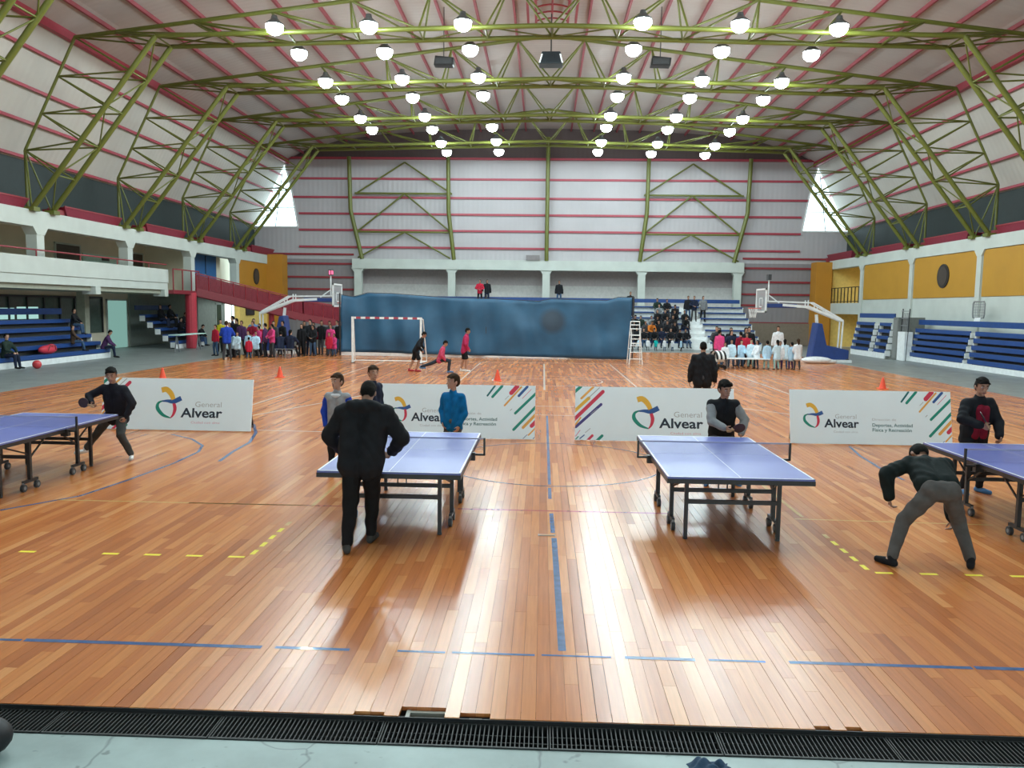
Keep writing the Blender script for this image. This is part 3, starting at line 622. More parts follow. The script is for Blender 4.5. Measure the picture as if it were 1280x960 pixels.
# ------------------------------------------------------------------ table tennis tables
M_TOP = mat('blue_table_paint', (.14, .17, .47), .33, vary=.04, scale=3)
M_LINE = mat('white_table_line', (.78, .80, .82), .4)
M_NET = sheer('table_net_mesh', (.16, .15, .30), .16)
def make_table(name, lb, loc):
    t = thing(name, lb, 'table tennis table', loc); W, L = 1.525, 2.74; h = W/2
    for s in (-1, 1):
        y0, y1 = (-L/2, -.004) if s < 0 else (.004, L/2)
        tp = MB().box(-h, h, y0, y1, .738, .76).build('table_top', M_TOP, t, bevel=.003)
        ye = s*L/2; e0, e1 = min(ye, ye-s*.02), max(ye, ye-s*.02)
        MB().box(-h, h, e0, e1, .7601, .7612).build('end_line', M_LINE, tp)
        for sx in (-1, 1): MB().box(min(sx*h, sx*(h-.02)), max(sx*h, sx*(h-.02)), y0, y1, .7601, .7612).build('side_line', M_LINE, tp)
        MB().box(-.003, .003, y0, y1, .7601, .7612).build('centre_line', M_LINE, tp)
        a0, a1 = min(ye, ye-s*.025), max(ye, ye-s*.025)
        MB().box(-h-.004, h+.004, min(ye+s*.004, a0), max(ye+s*.004, a1), .69, .739).build('end_apron', M_BLACK, t)
        for sx in (-1, 1): MB().box(min(sx*(h+.003), sx*(h-.025)), max(sx*(h+.003), sx*(h-.025)), y0, y1, .69, .739).build('side_apron', M_BLACK, t)
        yl, yw = s*(L/2-.34), s*(L/2-.82)
        for sx in (-1, 1):
            lg = MB().box(sx*.5-.02, sx*.5+.02, yl-.02, yl+.02, .015, .72).build('leg', M_BLACK, t)
            MB().lathe([(.018,0),(.026,.004),(.026,.02),(.02,.03)], 10, (sx*.5, yl, 0)).build('foot', M_DARK, lg)
            wg = MB().box(sx*.58-.022, sx*.58+.022, yw-.022, yw+.022, .12, .72).build('wheel_leg', M_BLACK, t)
            MB().bar((sx*.58, yw-.15, .125), (sx*.58, yw+.15, .125), .035).build('caster_bar', M_BLACK, wg)
            for q in (-.14, .14):
                MB().tube((sx*.58-.02, yw+q, .05), (sx*.58+.02, yw+q, .05), .05, 14).build('wheel', M_DARK, wg)
                MB().tube((sx*.58-.024, yw+q, .05), (sx*.58+.024, yw+q, .05), .024, 10).build('hub', M_GREY, wg)
                MB().bar((sx*.58, yw+q, .05), (sx*.58, yw+q, .125), .026).build('fork', M_GREY, wg)
            MB().bar((sx*.58, yw, .48), (sx*.5, yl, .66), .018).build('diagonal_brace', M_BLACK, t)
            MB().bar((sx*.58, yw, .42), (sx*.56, s*.08, .70), .018).build('diagonal_brace', M_BLACK, t)
        MB().bar((-.5, yl, .42), (.5, yl, .42), .03, .045).build('crossbar', M_BLACK, t)
        MB().bar((-.58, yw, .44), (.58, yw, .44), .03, .045).build('crossbar', M_BLACK, t)
        MB().path([(-.05,yw,.46),(-.05,yw,.52),(.05,yw,.52),(.05,yw,.46)], .008, 6).build('latch', M_DARK, t)
    # net with its clamps
    for sx in (-1, 1):
        p = MB().box(sx*(h+.15)-.012, sx*(h+.15)+.012, -.012, .012, .70, .915).build('net_post', M_BLACK, t)
        MB().bar((sx*(h+.15), 0, .71), (sx*(h-.03), 0, .71), .024).box(sx*(h-.01)-.05, sx*(h-.01)+.05, -.035, .035, .64, .735).build('clamp', M_BLACK, p)
    nt_ = MB().box(-h-.15, h+.15, -.002, .002, .765, .905).build('net', M_NET, t)
    MB().box(-h-.15, h+.15, -.004, .004, .898, .915).build('net_tape', mat('net_tape', (.36,.36,.5), .6), nt_)
    return t
make_table('table_tennis_table', 'blue table tennis table with the man in black standing at its end', (-1.78, 9.61, 0))
make_table('table_tennis_table', 'blue table tennis table used by the boy in a black vest', (1.915, 9.67, 0))
make_table('table_tennis_table', 'blue table tennis table beside the player in dark sweater and white shoes', (-7.55, 10.78, 0))
make_table('table_tennis_table', 'blue table tennis table beside the crouching player in grey trousers', (5.74, 9.52, 0))
# ------------------------------------------------------------------ printed advertising boards
M_BOARD = mat('board_white', (.80, .92, .99), .35, vary=.015, scale=2)
INK = dict(y=(.80,.46,.05), b=(.03,.10,.32), g=(.01,.26,.19), r=(.62,.04,.09), o=(.80,.40,.09), d=(.012,.022,.045), t=(.01,.14,.16), p=(.72,.30,.40), n=(.06,.05,.24), q=(.42,.44,.46))
def ink(k): return mat('print_'+k, INK[k], .4, vary=.02)
def clip_poly(poly, x0, x1, z0, z1):
    for ax, lim, sg in ((0,x0,1),(0,x1,-1),(1,z0,1),(1,z1,-1)):
        out = []
        for i in range(len(poly)):
            a, b_ = poly[i-1], poly[i]; da, db = (a[ax]-lim)*sg, (b_[ax]-lim)*sg
            if (da >= 0) != (db >= 0):
                t = da/(da-db); out.append((a[0]+(b_[0]-a[0])*t, a[1]+(b_[1]-a[1])*t))
            if db >= 0: out.append(b_)
        poly = out
        if not poly: return poly
    return poly
def ribbon(pts, sub=6):
    """smooth stroke through (x, z, width) points -> polygon outline"""
    P = []
    n = len(pts)
    for i in range(n-1):
        p0, p1, p2, p3 = pts[max(i-1,0)], pts[i], pts[i+1], pts[min(i+2,n-1)]
        for k in range(sub):
            t = k/sub; P.append(tuple(.5*((2*p1[j])+(-p0[j]+p2[j])*t+(2*p0[j]-5*p1[j]+4*p2[j]-p3[j])*t*t+(-p0[j]+3*p1[j]-3*p2[j]+p3[j])*t**3) for j in range(3)))
    P.append(pts[-1]); l, r = [], []
    for i, p in enumerate(P):
        a, b_ = P[max(i-1,0)], P[min(i+1,len(P)-1)]; dx, dz = b_[0]-a[0], b_[1]-a[1]; q = math.hypot(dx, dz) or 1
        l.append((p[0]-dz/q*p[2]/2, p[1]+dx/q*p[2]/2)); r.append((p[0]+dz/q*p[2]/2, p[1]-dx/q*p[2]/2))
    return l, r
def text_mesh(s, bold=0.0):
    cu = bpy.data.curves.new('txt', 'FONT'); cu.body = s; cu.size = 1; cu.resolution_u = 3; cu.offset = bold
    o = bpy.data.objects.new('txt', cu); C.objects.link(o)
    me = bpy.data.meshes.new_from_object(o.evaluated_get(bpy.context.evaluated_depsgraph_get()))
    bpy.data.objects.remove(o); return me
def make_board(lb, x0, y0, design):
    t = thing('advertising_board', lb, 'board', (x0, y0, .02)); W = 3.0; tilt = math.radians(-12)
    bo = bpy.data.objects.new('panel', MB().box(0, W, 0, .035, 0, 1.02).mesh('panel')); bo.data.materials.append(M_BOARD); C.objects.link(bo); bo.parent = t; bo.rotation_euler = (tilt, 0, 0)
    for xx in (.15, W-.15, W/2):
        MB().bar((xx,.55,.0), (xx,.25,.85), .035).build('support_leg', M_BLACK, t); MB().bar((xx,.06,.03), (xx,.55,.03), .03).build('support_foot', M_BLACK, t)
    F = -.0015
    def put(poly, k, nm):
        if len(poly) > 2: MB().add([(a, F, b_) for a, b_ in poly], [tuple(range(len(poly)))]).build(nm, ink(k), bo)
    def stroke(pts, k):
        l, r = ribbon(pts); n = len(l)
        MB().add([(a, F, b_) for a, b_ in l+r], [(n+i, n+i+1, i+1, i) for i in range(n-1)]).build('logo_stroke', ink(k), bo)
    def stripe(xa, za, xb, zb, wd, k):
        dx, dz = xb-xa, zb-za; q = math.hypot(dx, dz); ux, uz = dx/q, dz/q; r = wd/2; poly = []
        for i in range(9): a = math.pi/2+math.pi*i/8; poly.append((xa+r*(ux*math.cos(a)-uz*math.sin(a)), za+r*(uz*math.cos(a)+ux*math.sin(a))))
        for i in range(9): a = -math.pi/2+math.pi*i/8; poly.append((xb+r*(ux*math.cos(a)-uz*math.sin(a)), zb+r*(uz*math.cos(a)+ux*math.sin(a))))
        put(clip_poly(poly, 0.002, W-.002, .002, 1.018), k, 'stripe')
    def text(s, xa, xb, z, hgt, k, bold):
        me = text_mesh(s, bold); co = np.zeros(len(me.vertices)*3); me.vertices.foreach_get('co', co); co = co.reshape(-1, 3)
        sx = (xb-xa)/(co[:,0].max()-co[:,0].min()); base = co.copy()
        co[:,0] = (base[:,0]-base[:,0].min())*sx+xa; co[:,2] = base[:,1]*hgt/.7+z; co[:,1] = F
        me.vertices.foreach_set('co', co.ravel()); me.update(); me.materials.clear(); lo = link(me, 'lettering', ink(k), bo)
        if hgt < .07: lo['kind'] = 'stuff'
    if design == 2:
        cx = lambda u: (u-65)/394; cz = lambda v: 1.0-(v-72)/372
        R = lambda l: [(cx(a), cz(b_), c/394) for a, b_, c in l]
        stroke(R([(186,178,30),(215,172,30),(245,192,28),(264,228,24)]), 'y')
        stroke(R([(266,246,16),(272,285,20),(264,315,14),(246,332,5)]), 'r')
        stroke(R([(200,236,5),(172,252,14),(172,285,20),(208,318,16),(248,332,5)]), 'g')
        stroke(R([(188,242,5),(225,238,14),(265,240,24),(305,224,28)]), 'b')
        text('Alvear', cx(314), cx(570), cz(328), .155, 'd', .022); text('General', cx(396), cx(552), cz(266), .085, 'q', -.008); text('Ciudad con alma', cx(382), cx(560), cz(366), .04, 'q', -.01)
        text('Dirección de', cx(668), cx(842), cz(276), .046, 'q', -.008); text('Deportes, Actividad', cx(668), cx(962), cz(318), .06, 't', .014); text('Física y Recreación', cx(668), cx(955), cz(352), .06, 't', .014)
        for a, b_, c, d, e, k in [(886,140,940,70,13,'t'),(924,148,995,70,19,'g'),(1065,118,1110,70,32,'r'),(1017,208,1140,75,13,'o'),(1122,138,1185,72,19,'b'),(1150,155,1215,90,5,'p'),(1098,262,1270,100,19,'g'),(1088,378,1275,190,20,'g'),(1158,362,1275,245,21,'o'),(1222,350,1275,297,28,'r'),(1200,415,1275,340,11,'o'),(1160,440,1190,412,4,'b'),(1060,243,1072,232,5,'q'),(1235,440,1275,402,5,'n'),(1020,165,1045,140,4,'q')]:
            stripe(cx(a), cz(b_), cx(c), cz(d), e/394, k)
    else:
        cx = lambda u: (u-36)/248; cz = lambda v: 1.0-(v-180)/238
        R = lambda l: [(cx(a), cz(b_), c/248) for a, b_, c in l]
        stroke(R([(328,232,26),(352,228,26),(376,248,25),(390,275,21)]), 'y')
        stroke(R([(392,290,14),(400,318,17),(394,345,12),(381,362,5)]), 'r')
        stroke(R([(340,281,5),(316,293,12),(314,318,18),(342,348,15),(381,362,5)]), 'g')
        stroke(R([(330,284,5),(358,282,13),(392,284,22),(428,268,24)]), 'b')
        text('Alvear', cx(430), cx(636), cz(357), .18, 'd', .022); text('General', cx(500), cx(630), cz(308), .105, 'q', -.006); text('Ciudad con alma', cx(484), cx(626), cz(386), .045, 'p', -.01)
        for a, b_, c, d, e, k in [(20,212,62,176,14,'g'),(65,230,122,176,10,'o'),(98,228,150,180,4,'q'),(15,305,100,228,15,'y'),(20,338,166,198,17,'r'),(20,376,62,318,8,'o'),(40,360,158,256,13,'n'),(40,402,60,375,4,'p'),(60,412,80,396,5,'b'),(90,426,118,398,12,'r'),(134,426,164,398,13,'g'),(85,385,108,366,3,'q'),(110,300,140,275,3,'q'),(36,420,52,404,5,'g')]:
            stripe(cx(a), cz(b_), cx(c), cz(d), e/248, k)
    return t
make_board('white printed board behind the player in the dark sweater', -8.87, 15.3, 1)
make_board('white printed board behind the boy in the bright blue jacket', -3.3, 15.0, 2)
make_board('white printed board behind the boy in the black vest', .46, 15.05, 1)
make_board('white printed board behind the crouching player and the player in the red sweater', 4.54, 15.15, 2)
# ------------------------------------------------------------------ blue tarp strung across the hall
def tarp():
    t = thing('blue_tarp', 'long sagging dark blue tarp hung as a screen across the far court', 'tarp', (-3.0, 39.5, 0))
    xs = np.linspace(-7.2, 7.15, 150); nz = 16
    tx = [-7.25,-6.6,-5.9,-4.6,-1.9,.2,2.6,3.2,4.9,5.9,6.5,7.2]; tz = [3.02,2.92,3.12,3.1,2.93,2.9,2.82,2.93,2.9,2.88,3.06,3.05]
    vs_ = []
    for x in xs:
        top = float(np.interp(x, tx, tz)); bot = .2-.012*(x+7)
        for j in range(nz+1):
            t_ = j/nz; z = bot+(top-bot)*t_
            y = .07*math.sin(x*2.1+1.2*math.sin(x*.7)+t_*1.5)+.05*math.sin(x*5.3+2*t_)*(1-t_*.5)+.05*math.sin(t_*6+x*.8)+.03*math.sin(x*1.1-t_*9)+.12*math.exp(-((x+t_*2.2-3.5)/.5)**2)*t_
            vs_.append((x, y, z))
    n = nz+1; fs = [(i*n+j, (i+1)*n+j, (i+1)*n+j+1, i*n+j+1) for i in range(len(xs)-1) for j in range(nz)]
    m, nt, b = nt_new('blue_tarp_cloth'); N, L = nt.nodes.new, nt.links.new
    tc = N('ShaderNodeTexCoord'); nzt = N('ShaderNodeTexNoise'); nzt.inputs['Scale'].default_value = 1.1; nzt.inputs['Detail'].default_value = 5; L(tc.outputs['Object'], nzt.inputs['Vector'])
    cr = N('ShaderNodeValToRGB'); cr.color_ramp.elements[0].position = .3; cr.color_ramp.elements[1].position = .7
    cr.color_ramp.elements[0].color = (.014,.072,.145,1); cr.color_ramp.elements[1].color = (.024,.105,.20,1); L(nzt.outputs['Fac'], cr.inputs['Fac'])
    mp = N('ShaderNodeMapping'); mp.inputs['Location'].default_value = (-3.3, 0, -1.95); mp.inputs['Scale'].default_value = (1,0,1.05); L(tc.outputs['Object'], mp.inputs['Vector'])
    ln = N('ShaderNodeVectorMath'); ln.operation = 'LENGTH'; L(mp.outputs['Vector'], ln.inputs[0])
    mr = N('ShaderNodeMapRange'); mr.inputs['From Min'].default_value = .45; mr.inputs['From Max'].default_value = .75; L(ln.outputs['Value'], mr.inputs['Value'])
    mx = N('ShaderNodeMix'); mx.data_type = 'RGBA'; mx.inputs['A'].default_value = (.022,.045,.075,1); L(mr.outputs['Result'], mx.inputs['Factor']); L(cr.outputs['Color'], mx.inputs['B']); L(mx.outputs['Result'], b.inputs['Base Color'])
    b.inputs['Roughness'].default_value = .5
    o = MB().add(vs_, fs).build('cloth', m, t, smooth=True); sd = o.modifiers.new('solid', 'SOLIDIFY'); sd.thickness = .012
    MB().add([(x, .02+.05*math.sin(x*2.1), z) for x in xs for z in (.02, .2-.012*(x+7))], [(2*i, 2*i+2, 2*i+3, 2*i+1) for i in range(len(xs)-1)]).build('bottom_band', mat('white_band', (.70,.66,.64), .6), t)
    for x in (-7.3, 0, 7.25): MB().tube((x,.15,0), (x,.15,3.1), .04, 8).build('post', M_DARK, t)
    MB().path([(x, .1, float(np.interp(x, tx, tz))+.02) for x in tx], .015, 5).build('rope', M_DARK, t)
tarp()
# ------------------------------------------------------------------ small goal
g = thing('handball_goal', 'white goal frame with red and white striped crossbar before the blue tarp', 'goal', (-6.98, 34.7, 0))
for s in (-1, 1):
    MB().box(s*1.5-.045, s*1.5+.045, -.045, .045, 0, 1.93).build('post', M_WHITE, g, bevel=.008)
    MB().path([(s*1.5,0,1.96),(s*1.54,.35,1.93),(s*1.62,.95,.05),(s*1.5,.05,.05)], .025, 6).build('rear_frame', M_WHITE, g)
    MB().box(s*1.5-.1, s*1.5+.1, -.08, .12, 0, .03).build('foot_plate', M_DARK, g)
for i in range(15): MB().box(-1.545+i*.206, -1.545+(i+1)*.206, -.045, .045, 1.93, 2.02).build('crossbar_band', (M_WHITE if i%2 == 0 else M_RED), g)
MB().tube((-1.6,.95,.05), (1.6,.95,.05), .025, 6).build('ground_bar', M_WHITE, g)
# ------------------------------------------------------------------ umpire chair
u = thing('umpire_chair', 'tall white ladder chair for the umpire beside the end of the tarp', 'chair', (4.05, 36.8, 0))
for sx in (-1, 1):
    MB().tube((sx*.3,-.42,0), (sx*.2,-.18,1.35), .022, 8).build('leg', M_WHITE, u); MB().tube((sx*.3,.5,0), (sx*.2,.2,1.95), .022, 8).build('leg', M_WHITE, u)
    MB().path([(sx*.2,-.18,1.35),(sx*.22,-.2,1.62),(sx*.22,.2,1.62)], .02, 6).build('arm_rest', M_WHITE, u); MB().tube((sx*.24,-.3,.7), (sx*.26,.42,.7), .016, 6).build('side_bar', M_WHITE, u)
for i in range(4): MB().tube((-.29+.02*i,-.4+.055*i,.25+.3*i), (.29-.02*i,-.4+.055*i,.25+.3*i), .018, 6).build('rung', M_WHITE, u)
MB().box(-.22, .22, -.2, .2, 1.3, 1.34).build('seat', M_WHITE, u)
for z in (1.6, 1.78, 1.94): MB().tube((-.2,.22,z), (.2,.22,z), .022, 6).build('backrest_bar', M_WHITE, u)
MB().box(-.24, .24, -.3, -.2, .93, .98).build('footrest', M_WHITE, u)
# ------------------------------------------------------------------ portable basketball hoops facing each other across the hall
M_PAD = mat('blue_vinyl_pad', (.02, .05, .20), .4)
def hoop(lb, loc, rz):
    """board at origin facing local +x, base behind at -x"""
    t = thing('basketball_hoop', lb, 'basketball hoop', loc, rz)
    MB().prism([(-2.45,-.4,.12),(-4.3,-.4,.12),(-4.3,-.4,.62),(-3.2,-.4,.85),(-2.95,-.4,1.9),(-2.7,-.4,1.95)], (0,.8,0)).build('padded_base', M_PAD, t, bevel=.04)
    MB().box(-4.4, -2.2, -.55, .55, 0, .14).build('chassis', M_WHITE, t)
    for sy in (-.5, .5):
        for xx in (-4.2, -2.4): MB().tube((xx,sy-.03,.1), (xx,sy+.03,.1), .1, 12).build('wheel', M_DARK, t)
    MB().bar((-2.8,0,1.9), (-2.75,0,2.35), .12).build('mast', M_WHITE, t)
    for sy in (-.22, .22):
        MB().bar((-4.0,sy,2.05), (-2.3,sy,2.72), .09, .12).bar((-2.3,sy,2.72), (-1.0,sy,2.8), .09, .12).build('lower_arm', M_WHITE, t)
        MB().bar((-3.9,sy,2.15), (-2.5,sy,2.93), .06).bar((-2.5,sy,2.93), (-.25,sy,2.98), .06).build('upper_arm', M_WHITE, t)
        for q in range(4): MB().bar((-3.6+q*.45,sy,2.22+q*.17), (-3.6+q*.45,sy,2.33+q*.24), .04).build('arm_strut', M_WHITE, t)
        MB().bar((-4.0,sy,2.05), (-3.95,sy,.6), .06).build('rear_strut', M_WHITE, t)
    MB().box(-1.7, -.2, -.26, .26, 2.66, 2.86).build('arm_pad', M_PAD, t, bevel=.03)
    bo = MB().box(-.02, 0, -.9, .9, 2.42, 3.6).build('backboard', sheer('acrylic_board', (.55,.6,.62), .35), t)
    for a in ((-.9,2.42,.9,2.5),(-.9,3.52,.9,3.6),(-.9,2.42,-.82,3.6),(.82,2.42,.9,3.6)): MB().box(-.05, .02, a[0], a[2], a[1], a[3]).build('board_frame', M_WHITE, bo)
    for a in ((-.3,2.68,.3,2.73),(-.3,3.1,.3,3.15),(-.3,2.68,-.25,3.15),(.25,2.68,.3,3.15)): MB().box(.0, .006, a[0], a[2], a[1], a[3]).build('target_line', M_WHITE, bo)
    ring = [(.38+.23*math.cos(2*math.pi*i/16), .23*math.sin(2*math.pi*i/16), 2.62) for i in range(17)]
    MB().path(ring, .018, 6).bar((0,0,2.62), (.16,0,2.62), .12, .03).build('rim', mat('orange_rim', (.7,.09,.06), .4), t)
    nm = MB()
    for i in range(12):
        a = 2*math.pi*i/12; b2 = a+math.pi/12; c2 = a+math.pi/6
        P = lambda an, r, z: (.38+r*math.cos(an), r*math.sin(an), z)
        nm.tube(P(a,.22,2.62), P(b2,.17,2.4), .012, 4).tube(P(b2,.17,2.4), P(c2,.14,2.15), .012, 4).tube(P(c2,.22,2.62), P(b2,.17,2.4), .012, 4).tube(P(b2,.17,2.4), P(a,.14,2.15), .012, 4)
    nm.build('hoop_net', M_WHITE, t)
    MB().bar((-.35,0,2.95), (-.35,0,4.05), .05).bar((-.9,0,2.9), (-.35,0,3.3), .05).build('clock_mast', M_WHITE, t)
    ck = MB().box(-.42, -.28, -.2, .2, 4.02, 4.3).build('shot_clock', M_DARK, t); return t, ck
t1, ck1 = hoop('white-armed basketball hoop with blue pad behind the end of the blue tarp', (-10.75, 41, 0), 0)
MB().box(-.28, -.265, -.16, .16, 4.08, 4.26).box(-.39, -.31, -.205, -.2, 4.06, 4.26).build('digits', glow('clock_red', (1,.15,.3), 2.2), ck1)
hoop('white-armed basketball hoop with blue padded base beside the children', (10.65, 40.5, 0), PI)
pbag = MB().ell((0,0,.16), (.75,.35,.18), None, 16, 8).ell((.55,.1,.1), (.5,.3,.12), None, 12, 6).build('plastic_sheet', mat('white_plastic', (.75,.77,.78), .3, bump=.6, scale=9), smooth=True); pbag.location = (13.1, 39.3, -.01); tag(pbag, 'crumpled white plastic sheet at the foot of the blue padded hoop base', 'sheet')
# ------------------------------------------------------------------ cones, ball, bags and small things
for lb, loc in [('small orange cone behind the printed board with the dark-sweatered player', (-12.67,25.8,0)), ('small orange cone on the open court before the far crowd', (-9.19,27.1,0)), ('small orange cone in front of the blue tarp', (-1.7,27.2,0)), ('small orange cone near the grey floor by the closed bleachers', (11.0,26.6,0))]:
    c = thing('traffic_cone', lb, 'cone', loc, group=None); mo = mat('orange_cone', (.80,.09,.04), .4)
    MB().lathe([(.115,.02),(.03,.36),(.018,.38)], 16).build('cone', mo, c, smooth=False); MB().box(-.14, .14, -.14, .14, 0, .025).build('base', mo, c, bevel=.006)
bl = MB().ell((0,0,.16), .16, None, 16, 12).build('ball', mat('red_ball', (.6,.05,.06), .35), smooth=True); bl.location = (-19.1, 29.2, -.012); tag(bl, 'red ball beside the feet of the seated boy at the blue bleachers', 'ball')
rb_ = thing('red_bag', 'red sports bag lying on the blue bleachers', 'bag', (-20.0, 31.3, .415), PI/2)
MB().ell((0,0,.17), (.55,.2,.18), None, 14, 8).ell((.25,0,.22), (.25,.17,.17), None, 10, 6).build('body', mat('red_fabric', (.55,.03,.06), .7), rb_, smooth=True); MB().path([(-.25,-.2,.15),(-.15,-.22,.34),(.15,-.22,.34),(.25,-.2,.15)], .02, 5).build('handle', M_REDDK, rb_)
kt = thing('low_table', 'low white table where the children in pale smocks gather', 'table', (8.6, 34.8, 0))
MB().box(-.95, .95, -.3, .3, .42, .46).build('table_top', M_WHITE, kt)
for sx in (-.85, .85):
    for sy in (-.22, .22): MB().tube((sx,sy,0), (sx,sy,.43), .02, 6).build('leg', M_GREY, kt)
sr = thing('baby_stroller', 'black and white baby stroller near the woman in pink', 'stroller', (7.25, 34.2, 0), .3); sr.scale = (.8, .8, .8)
for sx in (-.25, .25):
    for sy in (-.35, .35): MB().tube((sx-.02,sy,.12), (sx+.02,sy,.12), .12, 14).build('wheel', M_BLACK, sr)
    MB().path([(sx,-.35,.12),(sx,.1,.5),(sx,.45,1.05)], .015, 6).path([(sx,.35,.12),(sx,-.05,.5)], .015, 6).build('frame', M_GREY, sr)
hd = [(0, .42*math.cos(math.pi*i/10)-.0, .55+.45*math.sin(math.pi*i/10)) for i in range(11)]
for k, (x0, x1) in enumerate(((-.3,-.18),(-.18,-.06),(-.06,.06),(.06,.18),(.18,.3))):
    MB().add([(xx, b_, c) for xx in (x0, x1) for a, b_, c in hd], [(i, i+1, 12+i, 11+i) for i in range(10)]).build('hood_panel', M_BLACK if k % 2 == 0 else M_WHITE, sr)
MB().box(-.24, .24, -.3, .35, .42, .55).build('seat', mat('cream_cloth', (.7,.66,.58), .8), sr, bevel=.03); MB().box(-.22, .22, -.3, .3, .16, .26).build('basket', M_BLACK, sr)
MB().tube((-.26,.45,1.05), (.26,.45,1.05), .018, 6).build('handle', M_BLACK, sr)
def cloth_heap(lb, nm, cat, loc, sx, sy, sz, m, seed):
    rnd = random.Random(seed); n = 14; v = []
    for i in range(n+1):
        for j in range(n+1):
            a, b_ = i/n*2-1, j/n*2-1; e = max(0, 1-(a*a)**1.5)*max(0, 1-(b_*b_)**1.5)
            v.append((a*sx*(1+.15*math.sin(3*b_+seed)), b_*sy*(1+.2*math.sin(4*a+seed)), sz*e*(.65+.35*math.sin(a*6+b_*3+seed)+.2*math.sin(b_*9-a*4))))
    o = MB().add(v, [(i*(n+1)+j, (i+1)*(n+1)+j, (i+1)*(n+1)+j+1, i*(n+1)+j+1) for i in range(n) for j in range(n)]).build(nm, m, smooth=True)
    s_ = o.modifiers.new('s', 'SOLIDIFY'); s_.thickness = .008; ss = o.modifiers.new('ss', 'SUBSURF'); ss.levels = ss.render_levels = 1
    o.location = loc; return tag(o, lb, cat)
cloth_heap('crumpled dark blue cloth lying on the pale concrete by the grating', 'blue_cloth', 'cloth', (.78, 4.225, -.033), .13, .09, .075, mat('navy_cloth', (.03,.07,.13), .8, bump=.3, scale=30), 3)
bg = thing('black_bag', 'rounded black bag on the pale concrete at the end of the grating', 'bag', (-3.27, 4.14, -.035))
MB().ell((0,0,.11), (.16,.13,.11), None, 18, 10).ell((-.12,-.02,.14), (.12,.1,.12), None, 14, 8).build('body', mat('black_fabric', (.012,.012,.014), .6), bg, smooth=True); MB().path([(.0,-.1,.18),(.05,-.12,.25),(-.08,-.12,.27),(-.12,-.1,.2)], .012, 6).build('strap', M_DARK, bg)
# ------------------------------------------------------------------ people
def remesh(mb, voxel, smooth=4, name='m', clampz=None, fold=0):
    me = mb.mesh(name); o = bpy.data.objects.new('tmp', me); C.objects.link(o)
    r = o.modifiers.new('r', 'REMESH'); r.mode = 'VOXEL'; r.voxel_size = voxel
    if smooth: s = o.modifiers.new('s', 'SMOOTH'); s.factor = .5; s.iterations = smooth
    out = bpy.data.meshes.new_from_object(o.evaluated_get(bpy.context.evaluated_depsgraph_get())); out.name = name
    bpy.data.objects.remove(o)
    out.polygons.foreach_set('use_smooth', [True]*len(out.polygons))
    if clampz is not None:
        co = np.zeros(len(out.vertices)*3, dtype=np.float32); out.vertices.foreach_get('co', co); co = co.reshape(-1,3); co[:,2] = np.maximum(co[:,2], clampz); out.vertices.foreach_set('co', co.ravel())
    if fold:
        n = len(out.vertices); co = np.zeros(n*3, dtype=np.float32); out.vertices.foreach_get('co', co); co = co.reshape(-1,3); no = np.zeros(n*3, dtype=np.float32); out.vertex_normals.foreach_get('vector', no); no = no.reshape(-1,3)
        x_, y_, z_ = co.T; q = np.sin(z_*34+9*np.sin(x_*7+y_*5))*.5+np.sin(x_*31+z_*19+4*np.sin(y_*9))*.3+np.sin(y_*27-z_*41+3*np.sin(x_*11))*.35
        out.vertices.foreach_set('co', (co+no*(fold*q)[:,None]).ravel())
    out.update(); return out
def ik(a, c, l1, l2, hint):
    a, c = Vector(a), Vector(c); d = c-a; L = d.length
    if L > (l1+l2)*.999: c = a+d*((l1+l2)*.999/L); d = c-a; L = d.length
    u = d/L; x = (l1*l1-l2*l2+L*L)/(2*L); h = math.sqrt(max(0, l1*l1-x*x)); hv = Vector(hint); hv -= u*hv.dot(u)
    if hv.length < 1e-4: hv = u.orthogonal()
    return a+u*x+hv.normalized()*h, c
SKIN = mat('skin', (.36, .19, .125), .5, vary=.06, scale=8); SKIN_L = mat('skin_fair', (.46, .26, .18), .5, vary=.06, scale=8)
HAIRB = mat('black_hair', (.008, .007, .006), .8, bump=.5, scale=70, spec=.15); HAIRN = mat('brown_hair', (.040, .022, .012), .8, bump=.5, scale=70, spec=.15)
def fab(name, col, rough=.8): return mat('cloth_'+name, col, rough, vary=.14, scale=12, bump=.25, spec=.15)
